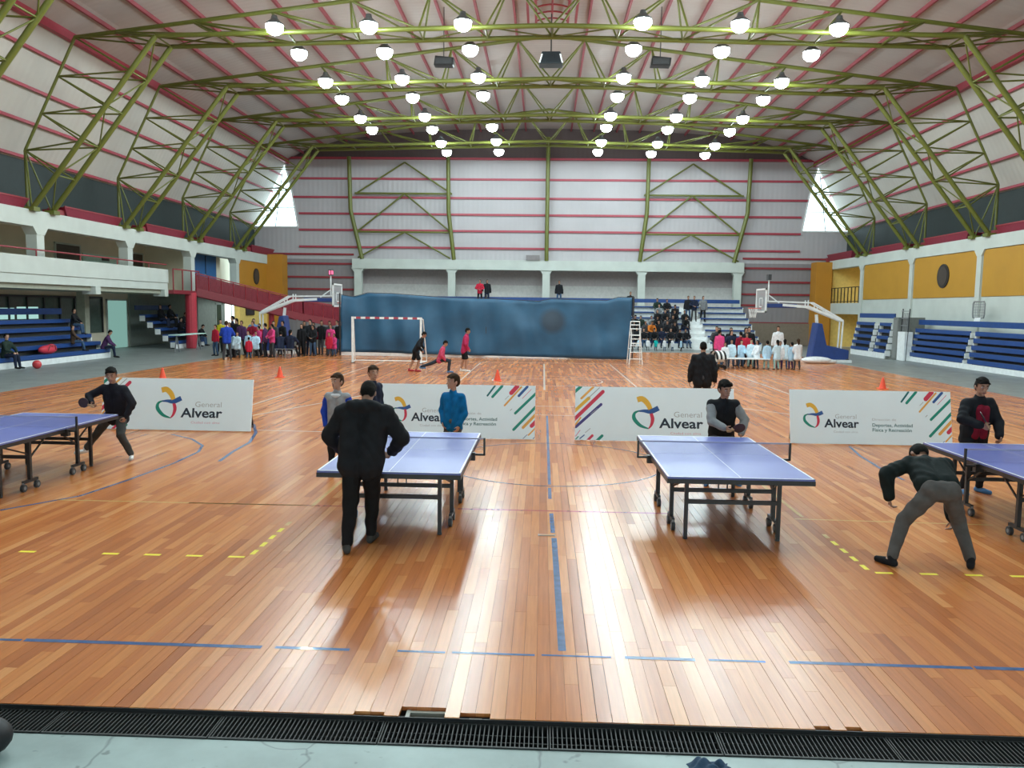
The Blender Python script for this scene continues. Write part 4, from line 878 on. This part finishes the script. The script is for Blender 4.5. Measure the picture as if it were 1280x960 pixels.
def figure(H=1.7, pz=.53, hip=(0,0), spine=(0,0,1), twist=0, face=(0,1,0), neck=(0,0,1), fL=(-.09,0,0,0), fR=(.09,0,0,0), hL=None, hR=None, eL=(-1,-.6,0), eR=(1,-.6,0), kL=(0,1,0), kR=(0,1,0),
           build=1., headk=1., curl=.5, lod=0, top='jacket', hem=.02, sleeve=1., legs='trousers', hood=False, bulk=.012, short_hair=True, shoulder=1., zoff=0):
    """returns {part: mesh}; local frame: facing +y, ground z=0. hL etc in units of H"""
    V = lambda p: Vector(p)*H
    S = Vector(spine).normalized(); Rv = Vector((math.cos(twist), math.sin(twist), 0)); Rv = (Rv-S*Rv.dot(S)).normalized(); Fv = S.cross(Rv)
    hc = V((hip[0], hip[1], pz)); sc = hc+S*.285*H
    X = Vector((1,0,0)); hl, hr = hc-X*.052*H, hc+X*.052*H
    sl, sr_ = sc-Rv*.108*H*shoulder-S*.012*H, sc+Rv*.108*H*shoulder-S*.012*H
    aL, aR = V((fL[0], fL[1], fL[2]+.045)), V((fR[0], fR[1], fR[2]+.045))
    knL, aL = ik(hl, aL, .245*H, .246*H, kL); knR, aR = ik(hr, aR, .245*H, .246*H, kR)
    hL = V(hL) if hL else sl-S*.32*H-Rv*.05*H+Fv*.02*H; hR = V(hR) if hR else sr_-S*.32*H+Rv*.05*H+Fv*.02*H
    elL, wL = ik(sl, hL, .172*H, .15*H, eL); elR, wR = ik(sr_, hR, .172*H, .15*H, eR)
    Nk = Vector(neck).normalized(); Hd = sc+Nk*(.075*H+.058*H*headk); up = Nk
    Ff = Vector(face); Ff = (Ff-up*Ff.dot(up)).normalized(); Rt = Ff.cross(up)
    RM = Matrix((Rt, Ff, up)).transposed(); k = H*headk/1.7
    hp = lambda x, y, z: Hd+(Rt*x+Ff*y+up*z)*k
    b = build
    # body
    m = MB(); e = (.07*k, .09*k, .108*k)
    m.ell(Hd+up*.012*k, e, RM, 16, 12); m.ell(hp(0,.022,-.048), (.054*k,.066*k,.058*k), RM, 14, 10)
    if lod == 0:
        m.cap(hp(0,.085,.008), .009*k, hp(0,.107,-.022), .014*k, 8); m.cap(hp(-.012,.098,-.028), .009*k, hp(.012,.098,-.028), .009*k, 6)
        for s in (-1, 1): m.ell(hp(s*.074,-.008,-.012), (.012*k,.02*k,.032*k), RM, 8, 6)
        m.cap(hp(-.03,.078,.03), .012*k, hp(.03,.078,.03), .012*k, 6); m.cap(hp(-.014,.084,-.058), .010*k, hp(.014,.084,-.058), .010*k, 6); m.ell(hp(0,.075,-.088), .02*k, None, 8, 6)
    m.cap(sc-S*.02*H, .036*H, Hd-up*.05*k, .033*H)
    rh, rc_ = .056*H*b, .052*H*b
    for s in (-1, 1): m.cap(hc+Rv*s*.04*H*b+S*.01*H, rh, sc+Rv*s*.05*H*b-S*.05*H, rc_)
    m.cap(sl, .033*H*b, sr_, .033*H*b)
    for h_, kn, an in ((hl, knL, aL), (hr, knR, aR)):
        m.cap(h_, .046*H*b, kn, .032*H*b); m.cap(kn, .031*H*b, kn.lerp(an, .35), .031*H*b); m.cap(kn.lerp(an, .35), .031*H*b, an, .021*H)
    for s_, el, wr_ in ((sl, elL, wL), (sr_, elR, wR)):
        m.cap(s_, .028*H*b, el, .023*H*b); m.cap(el, .023*H*b, wr_, .0155*H)
    for s, el, wr_ in ((-1, elL, wL), (1, elR, wR)):
        d = (wr_-el).normalized(); side = (Rv*s); side = (side-d*side.dot(d)).normalized()   # palm faces the body
        pn = -side; wd = d.cross(pn).normalized()
        if wd.dot(Fv) < 0: wd = -wd                                                             # wd: towards the thumb side
        hk = H/1.7
        if lod: m.cap(wr_, .02*hk, wr_+d*.075*hk, .03*hk); m.cap(wr_+d*.075*hk, .03*hk, wr_+d*.13*hk+pn*.03*hk, .02*hk)
        else:
            for q, ln in ((-.030,.058), (-.010,.072), (.010,.076), (.030,.068)):
                kn = wr_+d*.085*hk+wd*q*hk; m.cap(wr_+d*.012*hk+wd*q*.6*hk, .0135*hk, kn, .0125*hk, 8)
                a1 = curl; f1 = kn+(d*math.cos(a1)+pn*math.sin(a1))*ln*.55*hk; a2 = curl*2.1; f2 = f1+(d*math.cos(a2)+pn*math.sin(a2))*ln*.5*hk
                m.cap(kn, .0105*hk, f1, .0098*hk, 8); m.cap(f1, .0098*hk, f2, .0088*hk, 8)
            tb = wr_+d*.03*hk+wd*.028*hk; t1_ = tb+(d*.6+wd*.7+pn*.3).normalized()*.042*hk; t2_ = t1_+(d*.85+wd*.15+pn*.5*(.5+curl)).normalized()*.034*hk
            m.cap(tb, .0135*hk, t1_, .0115*hk, 8); m.cap(t1_, .0115*hk, t2_, .0098*hk, 8)
    for an, ft in ((aL, fL), (aR, fR)):
        ty = Vector((math.sin(ft[3]), math.cos(ft[3]), 0)); m.cap(an-Vector((0,0,.01*H)), .02*H, an+ty*.07*H-Vector((0,0,.025*H)), .016*H)
    vb = (.0078, .03)[lod]; vc = (.013, .032)[lod]
    P = {'body': remesh(m, vb, 2 if lod == 0 else 3, 'body')}
    # top garment
    g = bulk
    if top:
        m = MB()
        for s in (-1, 1):
            m.cap(hc+Rv*s*.042*H*b-S*hem*H, rh+g+.006, sc+Rv*s*.052*H*b-S*.05*H, rc_+g)
            m.cap(sc+Rv*s*.052*H*b-S*.05*H, rc_+g, sc+Rv*s*.06*H-S*.02*H, .036*H+g)
        m.cap(sl, .034*H*b+g, sr_, .034*H*b+g); m.cap(sc, .04*H+g*.7, sc+Nk*.035*H, .036*H+g*.6)
        if hood:
            for a in (-1, 0, 1): m.ell(sc-Fv*.05*H+Rv*a*.05*H+S*.022*H, (.06*H,.045*H,.042*H), None, 10, 8)
        if top == 'smock':
            for s in (-1, 1): m.cap(hc+Rv*s*.045*H, rh+g+.01, hc+Rv*s*.055*H-Vector((0,0,.14*H)), rh+g+.02)
        def sleeves(q):
            for s_, el, wr_ in ((sl, elL, wL), (sr_, elR, wR)):
                q.cap(s_, .031*H*b+g, el, .028*H*b+g*.9)
                if sleeve > .5: q.cap(el, .028*H*b+g*.9, el.lerp(wr_, sleeve*.97), .021*H+g*.8)
        if top in ('vest', 'block'): q = MB(); sleeves(q); P['sleeves'] = remesh(q, vc, 5, 'sleeves', fold=.006 if lod == 0 else 0)
        else: sleeves(m)
        P['top'] = remesh(m, vc, 6 if lod == 0 else 3, 'top', fold=.0075 if lod == 0 else 0)
    m = MB(); m.cap(hl+Vector((0,0,.01)), .058*H*b+.006, hr+Vector((0,0,.01)), .058*H*b+.006)
    for h_, kn, an in ((hl, knL, aL), (hr, knR, aR)):
        if legs == 'trousers':
            m.cap(h_, .05*H*b+.008, kn, .037*H*b+.008); m.cap(kn, .037*H*b+.008, kn.lerp(an, .93), .03*H+.006)
        else: m.cap(h_, .05*H*b+.012, h_.lerp(kn, .85), .045*H*b+.016)
    P['legwear'] = remesh(m, vc, 6 if lod == 0 else 3, 'legwear', fold=.006 if lod == 0 else 0)
    for an, ft, q in ((aL, fL, 'shoe'), (aR, fR, 'shoe2')):
        ty = Vector((math.sin(ft[3]), math.cos(ft[3]), 0)); m = MB(); base = an-Vector((0,0,.045*H))
        m.cap(base-ty*.02*H+Vector((0,0,.022*H)), .022*H, base+ty*.05*H+Vector((0,0,.021*H)), .025*H); m.cap(base+ty*.05*H+Vector((0,0,.021*H)), .025*H, base+ty*.105*H+Vector((0,0,.016*H)), .02*H); m.cap(base-ty*.01*H+Vector((0,0,.025*H)), .024*H, an+Vector((0,0,.012*H)), .025*H)
        P[q] = remesh(m, (.009, .03)[lod], 2, 'shoe')
    # hair: cap over the skull, trimmed at the forehead and around the face
    m = MB(); m.ell(hp(0,-.008,.032), (.081*k,.098*k,.098*k), RM, 16, 12); m.ell(hp(0,-.035,.0), (.077*k,.075*k,.085*k), RM, 14, 10)
    if lod == 0:
        rnd = random.Random(int(H*1000)+int(hc.x*100))
        for i in range(16):
            a = rnd.uniform(0, 6.28); r_ = rnd.uniform(.02, .07); m.ell(hp(r_*math.cos(a), r_*math.sin(a), .115-r_*.45), (.02*k,.024*k,.014*k), RM, 6, 5)
        for i in range(7): m.ell(hp(-.055+i*.018, .066, .064+rnd.uniform(-.012,.006)), (.016*k,.016*k,.022*k), RM, 6, 5)
    if not short_hair:
        m.ell(hp(0,-.06,-.08), (.065*k,.04*k,.12*k), RM, 12, 8)
    hm = remesh(m, (.009, .028)[lod], 2, 'hair'); bm = bmesh.new(); bm.from_mesh(hm)
    kill = []
    for v in bm.verts:
        d = v.co-Hd; f_, u_, x_ = d.dot(Ff)/k, d.dot(up)/k, abs(d.dot(Rt))/k
        if f_ > .03 and u_ < .05-.25*max(0,x_-.045): kill.append(v)
        elif f_ > -.012 and u_ < -.015 and short_hair: kill.append(v)
        elif u_ < -.075 and short_hair: kill.append(v)
    bmesh.ops.delete(bm, geom=kill, context='VERTS'); bm.to_mesh(hm); bm.free(); P['hair'] = hm
    if lod == 0:
        m = MB(); [m.ell(hp(s*.031,.079,.008), (.013*k,.009*k,.0085*k), RM, 10, 8) for s in (-1, 1)]; P['eyes'] = m.mesh('eyes')
        m = MB(); [m.ell(hp(s*.031,.0865,.008), .0052*k, None, 8, 6) for s in (-1, 1)]; P['pupils'] = m.mesh('pupils')
        m = MB(); m.cap(hp(-.018,.091,-.06), .005*k, hp(.018,.091,-.06), .005*k, 8); P['mouth'] = m.mesh('mouth')
        m = MB(); [m.cap(hp(s*.018,.09,.032), .0045*k, hp(s*.043,.082,.034), .004*k, 6) for s in (-1, 1)]; P['eyebrows'] = m.mesh('eyebrows')
    P['_j'] = dict(wL=wL, wR=wR, elL=elL, elR=elR, sc=sc, Hd=Hd, hc=hc, F=Fv, R=Rv, S=S)
    return P
EYEW = mat('eye_white', (.42,.40,.38), .6, spec=.1); EYED = mat('eye_dark', (.01,.008,.006), .2); LIP = mat('lips', (.28,.09,.08), .5)
NAMES = dict(top='jacket', legwear='trousers', shoe='shoe', shoe2='shoe', hair='hair', eyes='eyes', pupils='pupils', mouth='mouth', eyebrows='eyebrows', body='body', sleeves='sleeves')
def place(P, lb, loc, rz, mats, group=None, names={}, shared=False, scale=1.):
    r = thing('person', lb, 'person', loc, rz, group); r.scale = (scale,)*3
    df = dict(body=SKIN, hair=HAIRB, eyes=EYEW, pupils=EYED, mouth=LIP, eyebrows=HAIRB, shoe=fab('black_shoe', (.015,.015,.016), .5)); df.update(mats); df.setdefault('shoe2', df['shoe']); df.setdefault('sleeves', df.get('top'))
    for k_, me in P.items():
        if k_ == '_j': continue
        o = bpy.data.objects.new(names.get(k_, NAMES[k_]), me)
        if not me.materials: me.materials.append(df[k_])
        o.material_slots[0].link = 'OBJECT'; o.material_slots[0].material = df[k_]
        C.objects.link(o); o.parent = r
    return r
BLK = fab('black', (.014,.015,.018)); NAVY = fab('navy', (.016,.022,.045)); CHAR = fab('charcoal', (.05,.05,.055)); GREYT = fab('grey_trousers', (.095,.088,.085)); DGREEN = fab('black_green', (.012,.018,.018))
WSHOE = fab('white_shoe', (.7,.68,.66), .5); BLUEJ = fab('bright_blue', (.005,.14,.36)); GREYJ = fab('silver_grey', (.33,.34,.36)); ROYAL = fab('royal_blue', (.02,.06,.42)); REDS = fab('dark_red', (.22,.012,.03)); PINKR = fab('pink_red', (.55,.07,.14)); MAG = fab('magenta_red', (.42,.03,.10)); JEAN = fab('blue_jeans', (.05,.09,.16)); BSHOE = fab('blue_shoe', (.08,.2,.4), .5)
# 1 man in black at the end of the table, seen from behind
p = figure(H=1.78, pz=.515, hip=(.0,-.0), spine=(.02,.30,1), neck=(0,.85,1), face=(-.1,1,-.5), fL=(-.055,-.13,0,-.3), fR=(.035,.09,0,.1), hL=(-.15,.18,.53), hR=(.15,.17,.54), eL=(-1,-.7,.1), eR=(1,-.7,.1), build=1.2, bulk=.032, hood=True, hem=.03, curl=.9, shoulder=1.14)
place(p, 'man in black hooded jacket and black trousers bending over the table tennis table', (-2.03, 8.07, 0), 0, dict(top=BLK, legwear=fab('black_trousers', (.011,.011,.012)), shoe=fab('grey_sole_shoe', (.06,.058,.055), .6)))
# 2 boy in grey and blue jacket
p = figure(H=1.43, spine=(0,.02,1), face=(.25,1,0), headk=1.24, top='block', hem=.07, bulk=.018, fL=(-.06,0,0,-.2), fR=(.06,.02,0,.2), curl=.4, hL=(-.125,.03,.5), hR=(.125,.03,.5))
r = place(p, 'boy in grey jacket with royal blue sleeves watching beside the table', (-3.22, 11.75, 0), PI*.93, dict(body=SKIN_L, hair=HAIRN, eyebrows=HAIRN, top=GREYJ, sleeves=ROYAL, legwear=BLK, shoe=WSHOE))
MB().ell((0,0,0), (.12,.085,.045), None, 16, 8).build('shoulder_panel', fab('white', (.7,.72,.75)), r, smooth=True).location = tuple(p['_j']['sc']+Vector((0,0,-.0)))
# 3 boy in dark jacket behind him
p = figure(H=1.47, face=(.7,1,0), headk=1.22, hem=.05, bulk=.018, hL=(-.125,.03,.5), hR=(.125,.03,.5))
place(p, 'boy in dark navy jacket standing just behind the boy in grey and blue', (-2.93, 12.9, 0), -PI*.62, dict(body=SKIN_L, hair=HAIRN, eyebrows=HAIRN, top=NAVY, legwear=BLK))
# 4 boy in bright blue jacket
p = figure(H=1.42, face=(.55,1,0), headk=1.24, hem=.06, bulk=.014, hL=(-.11,.05,.5), hR=(.105,.04,.52), eR=(1,-.9,0))
place(p, 'boy in bright blue jacket standing at the far end of the table', (-1.53, 12.1, 0), PI*.86, dict(body=SKIN_L, hair=HAIRN, eyebrows=HAIRN, top=BLUEJ, legwear=GREYT))
def bat(lb, loc, R, m1=(.35,.02,.02)):
    t = thing('table_tennis_bat', lb, 'bat'); t.matrix_world = Matrix.Translation(loc) @ R.to_4x4()
    n = 20; d = [(.078*math.sin(2*math.pi*i/n), 0, .115+.082*math.cos(2*math.pi*i/n)) for i in range(n)]
    MB().prism([(a, -.006, c) for a, b_, c in d], (0,.006,0)).build('front_rubber', mat('bat_red', m1, .5), t); MB().prism(d, (0,.006,0)).build('back_rubber', M_BLACK, t)
    MB().box(-.014, .014, -.011, .011, -.06, .045).build('handle', mat('bat_wood', (.45,.26,.12), .5), t, bevel=.004); return t
def hand_world(P, loc, rz, key, off=(0,0,0)): return Matrix.Translation(loc) @ Matrix.Rotation(rz, 4, 'Z') @ (P['_j'][key]+Vector(off))
# 5 boy in black vest with bat
p = figure(H=1.53, pz=.49, hip=(0,-.03), spine=(.02,.2,1), face=(-.35,1,-.15), neck=(0,.3,1), headk=1.24, top='vest', hem=.06, bulk=.026, fL=(-.13,.0,0,-.3), fR=(.13,.02,0,.3), hL=(-.15,.12,.50), hR=(.03,.22,.565), eR=(1,-.7,0), curl=.9, build=1.08)
L5 = (2.42, 11.5, 0); R5 = PI*1.0
place(p, 'boy in black padded vest over grey sleeves holding a bat behind the table', L5, R5, dict(top=BLK, sleeves=fab('grey_sleeve', (.26,.27,.28)), legwear=CHAR, shoe=BSHOE), names={'top': 'vest'})
bat('black and red bat held by the boy in the black vest', hand_world(p, L5, R5, 'wR', (-.08,.06,-.02)), Matrix.Rotation(.5, 3, 'X') @ Matrix.Rotation(1.2, 3, 'Y'), (.05,.02,.02))
# 6 man in black standing far back, seen from behind
p = figure(H=1.74, face=(0,1,-.1), neck=(0,.25,1), build=1.15, bulk=.022, hem=.06, hL=(-.165,.02,.49), hR=(.165,.02,.49))
place(p, 'man in black jacket standing beyond the boards with his back turned', (3.55, 18.7, 0), -.1, dict(top=BLK, legwear=CHAR))
# 7 player at the left table
p = figure(H=1.52, pz=.47, hip=(-.08,-.02), spine=(-.03,.2,1), face=(-.35,1,-.2), neck=(0,.25,1), headk=1.2, hem=.05, bulk=.022, fL=(-.25,.02,0,-.5), fR=(.31,.0,0,.5), hL=(-.25,.1,.46), hR=(.08,.17,.60), eL=(-1,-.4,0), eR=(1,-.1,-.2), curl=.9, build=1.08)
L7 = (-7.13, 12.5, 0); R7 = PI*.98
place(p, 'player in dark sweater and grey trousers with white shoes at the table', L7, R7, dict(body=SKIN, top=fab('dark_sweater', (.016,.016,.022)), legwear=fab('grey_green_trousers', (.06,.06,.058)), shoe=WSHOE), names={'top': 'sweater'})
bat('small red bat held by the player in the dark sweater', hand_world(p, L7, R7, 'wR', (-.05,.1,-.02)), Matrix.Rotation(-1.2, 3, 'Y'))
# 8 crouching player, seen from behind
p = figure(H=1.64, pz=.455, hip=(.05,.0), spine=(.08,.9,.42), face=(-.1,1,-.5), neck=(.05,1,.25), headk=1.12, fL=(-.225,-.03,0,-.5), fR=(.235,-.03,0,.5), hL=(-.17,.2,.37), hR=(.2,.16,.25), eL=(-1,-.2,.5), eR=(1,-.2,.6), kL=(-.4,1,0), kR=(.4,1,0), build=1.12, bulk=.03, hem=-.065, curl=.8)
place(p, 'player in black jacket and grey trousers crouching with legs wide apart', (3.68, 7.9, 0), -.03, dict(top=DGREEN, legwear=GREYT, shoe=BLK))
# 9 player in red sweater under open dark jacket
p = figure(H=1.6, pz=.515, spine=(0,.1,1), face=(.25,1,0), neck=(0,.2,1), headk=1.15, hem=.05, bulk=.03, fL=(-.08,.0,0,-.3), fR=(.1,.03,0,.3), hL=(-.10,.18,.52), hR=(.10,.2,.62), eL=(-1,-.5,0), eR=(1,-.5,.0), curl=.9, build=1.06)
L9 = (5.86, 11.3, 0); R9 = PI*1.06
r = place(p, 'player in dark red sweater under an open black jacket at the table', L9, R9, dict(body=SKIN, top=BLK, legwear=BLK, shoe=BSHOE))
j = p['_j']; mm = MB()
for s in (-1, 1): mm.cap(j['hc']+j['R']*s*.065+j['F']*.08+j['S']*-.0, .066, j['sc']+j['R']*s*.055+j['F']*.08-j['S']*.08, .062)
mm.cap(j['sc']+j['F']*.03-j['S']*.01, .05, j['sc']-j['S']*.1+j['F']*.05, .07)
link(remesh(mm, .013, 6, 'sweater'), 'sweater', REDS, r)
bat('dark bat held up by the player in the red sweater', hand_world(p, L9, R9, 'wR', (-.03,.08,.02)), Matrix.Rotation(1.2, 3, 'Z') @ Matrix.Rotation(-.5, 3, 'X'), (.06,.03,.03))
# 10-12 exercising youths before the tarp (facing +x)
p = figure(H=1.62, pz=.51, spine=(0,.55,1), face=(0,1,0), neck=(0,.5,1), fL=(-.04,-.16,0,0), fR=(.05,.02,0,0), hL=(-.1,.18,.55), hR=(.12,.16,.5), legs='shorts', bulk=.016, lod=0)
place(p, 'youth in black top and shorts leaning forward by the goal post', (-5.05, 30.6, 0), -PI/2, dict(top=BLK, legwear=BLK, shoe=fab('red_shoe', (.4,.04,.05))), names={'legwear': 'shorts', 'top': 'shirt'})
p = figure(H=1.6, pz=.30, hip=(0,0), spine=(0,.28,1), neck=(0,.5,1), face=(0,1,-.5), fL=(-.05,-.5,.06,0), fR=(.06,.22,0,0), kL=(0,.4,-1), kR=(0,1,.6), hL=(-.1,.12,.28), hR=(.1,.14,.3), bulk=.018)
place(p, 'youth in pink jacket kneeling in a low lunge before the tarp', (-4.1, 30.4, 0), -PI/2, dict(top=PINKR, legwear=fab('dark_jeans', (.03,.04,.055)), shoe=BSHOE))
p = figure(H=1.68, spine=(0,.14,1), neck=(0,.25,1), fL=(-.03,-.08,0,0), fR=(.04,.03,0,0), hL=(-.12,-.06,.5), hR=(.1,.1,.52), legs='shorts', bulk=.03, hem=.05)
place(p, 'youth in magenta jacket and black shorts standing before the tarp', (-3.2, 30.9, 0), -PI/2, dict(top=MAG, legwear=BLK, shoe=WSHOE), names={'legwear': 'shorts'})

# ------------------------------------------------------------------ crowd (shared low-detail figures)
STD = [figure(H=1.68, lod=1, hem=.04, bulk=.02, spine=(0,.04,1)), figure(H=1.68, lod=1, hem=.05, bulk=.02, hL=(-.06,.16,.6), hR=(.07,.16,.62), face=(.5,1,0)), figure(H=1.68, lod=1, hem=.04, bulk=.022, hR=(.16,.12,.55), short_hair=False, face=(-.5,1,0), fL=(-.07,.05,0,-.3))]
KID = [figure(H=1.2, lod=1, top='smock', bulk=.016, headk=1.2), figure(H=1.2, lod=1, top='smock', bulk=.016, headk=1.2, short_hair=False, hL=(-.08,.15,.55), hR=(.16,.1,.5))]
SIT = [figure(H=1.68, pz=.29, lod=1, spine=(0,.15,1), fL=(-.07,.27,0,0), fR=(.07,.27,0,0), hL=(-.06,.22,.36), hR=(.06,.22,.36), bulk=.02, eL=(-1,-.5,0), eR=(1,-.5,0)), figure(H=1.68, pz=.29, lod=1, spine=(0,.45,1), neck=(0,.5,1), fL=(-.1,.25,0,0), fR=(.1,.29,0,0), hL=(-.04,.28,.33), hR=(.04,.28,.33), bulk=.02), figure(H=1.68, pz=.29, lod=1, spine=(.05,.0,1), face=(.5,1,0), fL=(-.07,.27,0,0), fR=(.1,.3,0,0), hL=(-.1,.12,.38), hR=(.12,.2,.36), bulk=.022, short_hair=False)]
COL = {'black': BLK, 'navy blue': NAVY, 'charcoal': CHAR, 'royal blue': ROYAL, 'red': fab('red', (.45,.02,.045)), 'pink': fab('pink', (.62,.06,.20)), 'dark red': REDS, 'purple': fab('purple', (.07,.03,.09)), 'light blue': fab('light_blue', (.42,.62,.78)), 'white': fab('white', (.7,.72,.75)), 'pale blue': fab('pale_blue', (.55,.72,.82)), 'grey': fab('mid_grey', (.18,.19,.2)), 'green': fab('green', (.02,.22,.15)), 'yellow': fab('yellow', (.55,.5,.03)), 'orange': fab('orange', (.6,.18,.03)), 'teal': fab('teal', (.01,.4,.38)), 'brown': fab('brown', (.08,.05,.035)), 'dark green': fab('dark_green', (.02,.035,.028)), 'plaid blue': fab('plaid_blue', (.15,.25,.45))}
LEGC = [BLK, CHAR, JEAN, NAVY]
def crowd(kind, i, col, x, y, rz, where, scale=1., z=0, legc=None):
    src = {'std': STD, 'kid': KID, 'sit': SIT}[kind]; P = src[i % len(src)]
    noun = {'std': 'person', 'kid': 'child', 'sit': 'seated person'}[kind]; wear = 'smock' if kind == 'kid' else 'jacket'
    place(P, '%s in %s %s %s' % (noun, col, wear, where), (x, y, z-.012 if z == 0 else z), rz, dict(body=random.choice((SKIN, SKIN_L)), hair=random.choice((HAIRB, HAIRB, HAIRN)), top=COL[col], legwear=legc or random.choice(LEGC)), group='%ss in %s %ss %s' % (noun, col, wear, where), scale=scale, names={'top': wear})
rnd = random.Random(11)
A_ = 'in the crowd under the red stairs'
for i, (kind, col, x, y, rz, sc_) in enumerate([
    ('std','red',-16.0,38.2,2.6,.88),('std','royal blue',-14.3,35.3,.3,1.03),('std','yellow',-16.9,41.0,2.9,1.0),('std','navy blue',-16.0,40.4,2.0,1.12),('std','black',-15.6,39.8,2.7,1.05),('std','green',-16.0,40.9,2.4,.96),
    ('std','purple',-14.95,38.8,3.0,1.0),('std','dark red',-14.7,39.6,3.2,.98),('std','plaid blue',-14.75,39.9,3.1,1.05),('std','red',-14.1,38.9,2.8,.92),('std','pink',-13.9,38.2,2.6,.86),('std','charcoal',-15.4,38.4,2.2,.95),
    ('kid','light blue',-14.75,37.2,2.2,1.0),('kid','pale blue',-14.4,36.8,3.0,.98),('kid','light blue',-14.0,37.1,2.8,1.02),('kid','light blue',-13.6,37.0,3.4,1.0),('kid','red',-13.75,36.5,.4,.8),
    ('kid','pale blue',-15.1,37.4,2.0,.95),('std','purple',-13.35,37.6,1.6,.95),('std','pink',-13.0,37.5,2.4,.93),('std','charcoal',-13.3,38.6,2.9,1.0),('std','black',-13.1,39.4,2.5,1.0),
    ('sit','navy blue',-12.65,37.6,.2,1.0),('sit','navy blue',-12.2,37.7,-.1,1.02),('std','black',-12.0,38.9,2.9,.93),('std','black',-11.7,39.3,3.3,1.05),('std','black',-12.2,40.0,2.6,1.0),('std','dark red',-11.9,40.6,3.0,.95),
    ('std','black',-11.45,38.9,3.0,.9),('std','black',-11.35,40.1,2.7,1.02),('std','charcoal',-11.1,40.7,3.1,1.0),('std','grey',-11.3,42.9,3.1,1.0),('std','purple',-11.0,42.4,3.2,.98),('std','pink',-10.75,39.6,2.9,.92),('kid','red',-10.65,38.9,3.0,.95),('kid','pink',-10.45,39.1,2.7,.9),('std','black',-10.8,41.6,3.2,1.0)]):
    if kind == 'sit':
        stl = thing('stool', 'plain grey stool under a seated person in navy near the hoop base', 'stool', (x, y-.02, -.012), 0, 'stools under the seated people in navy')
        MB().box(-.2, .2, -.2, .2, .4, .43).build('seat', M_GREY, stl); [MB().bar((a,b_,0), (a,b_,.41), .03).build('leg', M_GREY, stl) for a in (-.17,.17) for b_ in (-.17,.17)]
    crowd(kind, i, col, x, y, rz, A_, sc_)
B_ = 'sitting on the small raised bleachers'
for i, (col, x, y, z) in enumerate([('black',-20.75,44.7,.86),('black',-21.1,45.6,1.22),('charcoal',-20.35,45.3,.5),('black',-21.55,45.1,1.58),('black',-20.4,46.3,.5),('black',-21.6,44.2,1.58)]):
    crowd('sit', i, col, x, y, -PI/2, B_, 1., z-.46)
C_ = 'on the long blue bleachers under the gallery'
crowd('sit', 0, 'dark green', -19.95, 28.7, -PI/2, C_, 1., .02); crowd('sit', 1, 'purple', -19.95, 35.3, -1.2, C_, 1., .02); crowd('sit', 2, 'brown', -20.2, 33.4, -1.0, C_, .85, .74-.33); crowd('sit', 0, 'black', -21.25, 35.2, -1.4, C_, .9, 1.4-.36)
# grandstand audience
D_ = 'in the audience on the grandstand'
n = 0
for row in range(6):
    xs = np.arange(4.7, 9.1, .52) if row < 3 else np.arange(6.9+.15*row, 9.1, .58) if row < 5 else [7.6, 8.2]
    for x in xs:
        if rnd.random() < .08: continue
        col = rnd.choice(['black','black','black','charcoal','navy blue','dark green','grey','brown','black','white' if rnd.random() < .5 else 'black'])
        if row == 1 and abs(x-6.78) < .2: col = 'orange'
        if row == 2 and abs(x-6.3) < .2: col = 'dark green'
        crowd('sit', n, col, float(x)+rnd.uniform(-.1,.1), 50.6+row*.85+.12, PI+rnd.uniform(-.4,.4), 'on the %s row of the grandstand' % ['first','second','third','fourth','fifth','sixth'][row], rnd.uniform(.92,1.05), .5+row*.37-.385); n += 1
E_ = 'standing high on the grandstand steps'
for i, (col, x, row) in enumerate([('black',9.5,4),('navy blue',9.9,4),('grey',10.5,4),('black',5.65,4),('red',-4.6,6),('black',-4.1,6),('black',.9,6)]):
    crowd('std', i, col, x, 50.6+row*.85+.2, PI, E_, 1.0, .5+row*.37-.02 if x < 9 else .5+row*.37-.25)
F_ = 'by the low white table'
for i, (col, x, y, rz, s_) in enumerate([('pale blue',8.1,35.4,2.8,1.0),('light blue',8.55,35.5,3.3,.98),('pale blue',8.95,35.4,3.0,1.02),('white',9.1,35.0,2.0,1.0),('light blue',9.45,34.7,.2,1.0),('pale blue',9.85,34.6,.4,1.03),('white',10.05,34.9,2.8,.98),('pale blue',10.25,34.9,-.3,1.05),('light blue',10.55,34.9,.5,.95),('white',10.75,34.7,.1,1.08),('white',7.75,35.1,3.1,.9)]):
    crowd('kid', i, col, x, y, rz, F_, s_, legc=random.choice((JEAN, CHAR, fab('mint_trousers', (.3,.5,.48)), fab('purple_trousers', (.06,.03,.09)))))
G_ = 'behind the children in smocks'
for i, (col, x, y, rz, s_) in enumerate([('pink',7.55,35.4,-.9,.98),('black',8.0,37.5,3.0,1.0),('navy blue',8.35,36.6,3.2,.95),('dark red',8.7,36.3,.4,.92),('red',8.95,36.2,3.0,.9),('black',9.15,37.2,3.0,1.02),('black',8.7,38.2,3.0,1.0),('charcoal',8.2,39.0,3.2,1.02),('black',9.5,38.0,2.8,1.03),('white',11.3,39.6,3.1,1.04)]):
    crowd('std', i, col, x, y, rz, G_, s_)
H_ = 'kneeling in white by the front of the grandstand'
for i in range(7): crowd('kid', i, ['white','pale blue','white','teal','white','white','light blue'][i], 5.2+i*.5, 48.8+.2*(i%2), 2.9+.2*i, 'standing before the grandstand audience', .62)
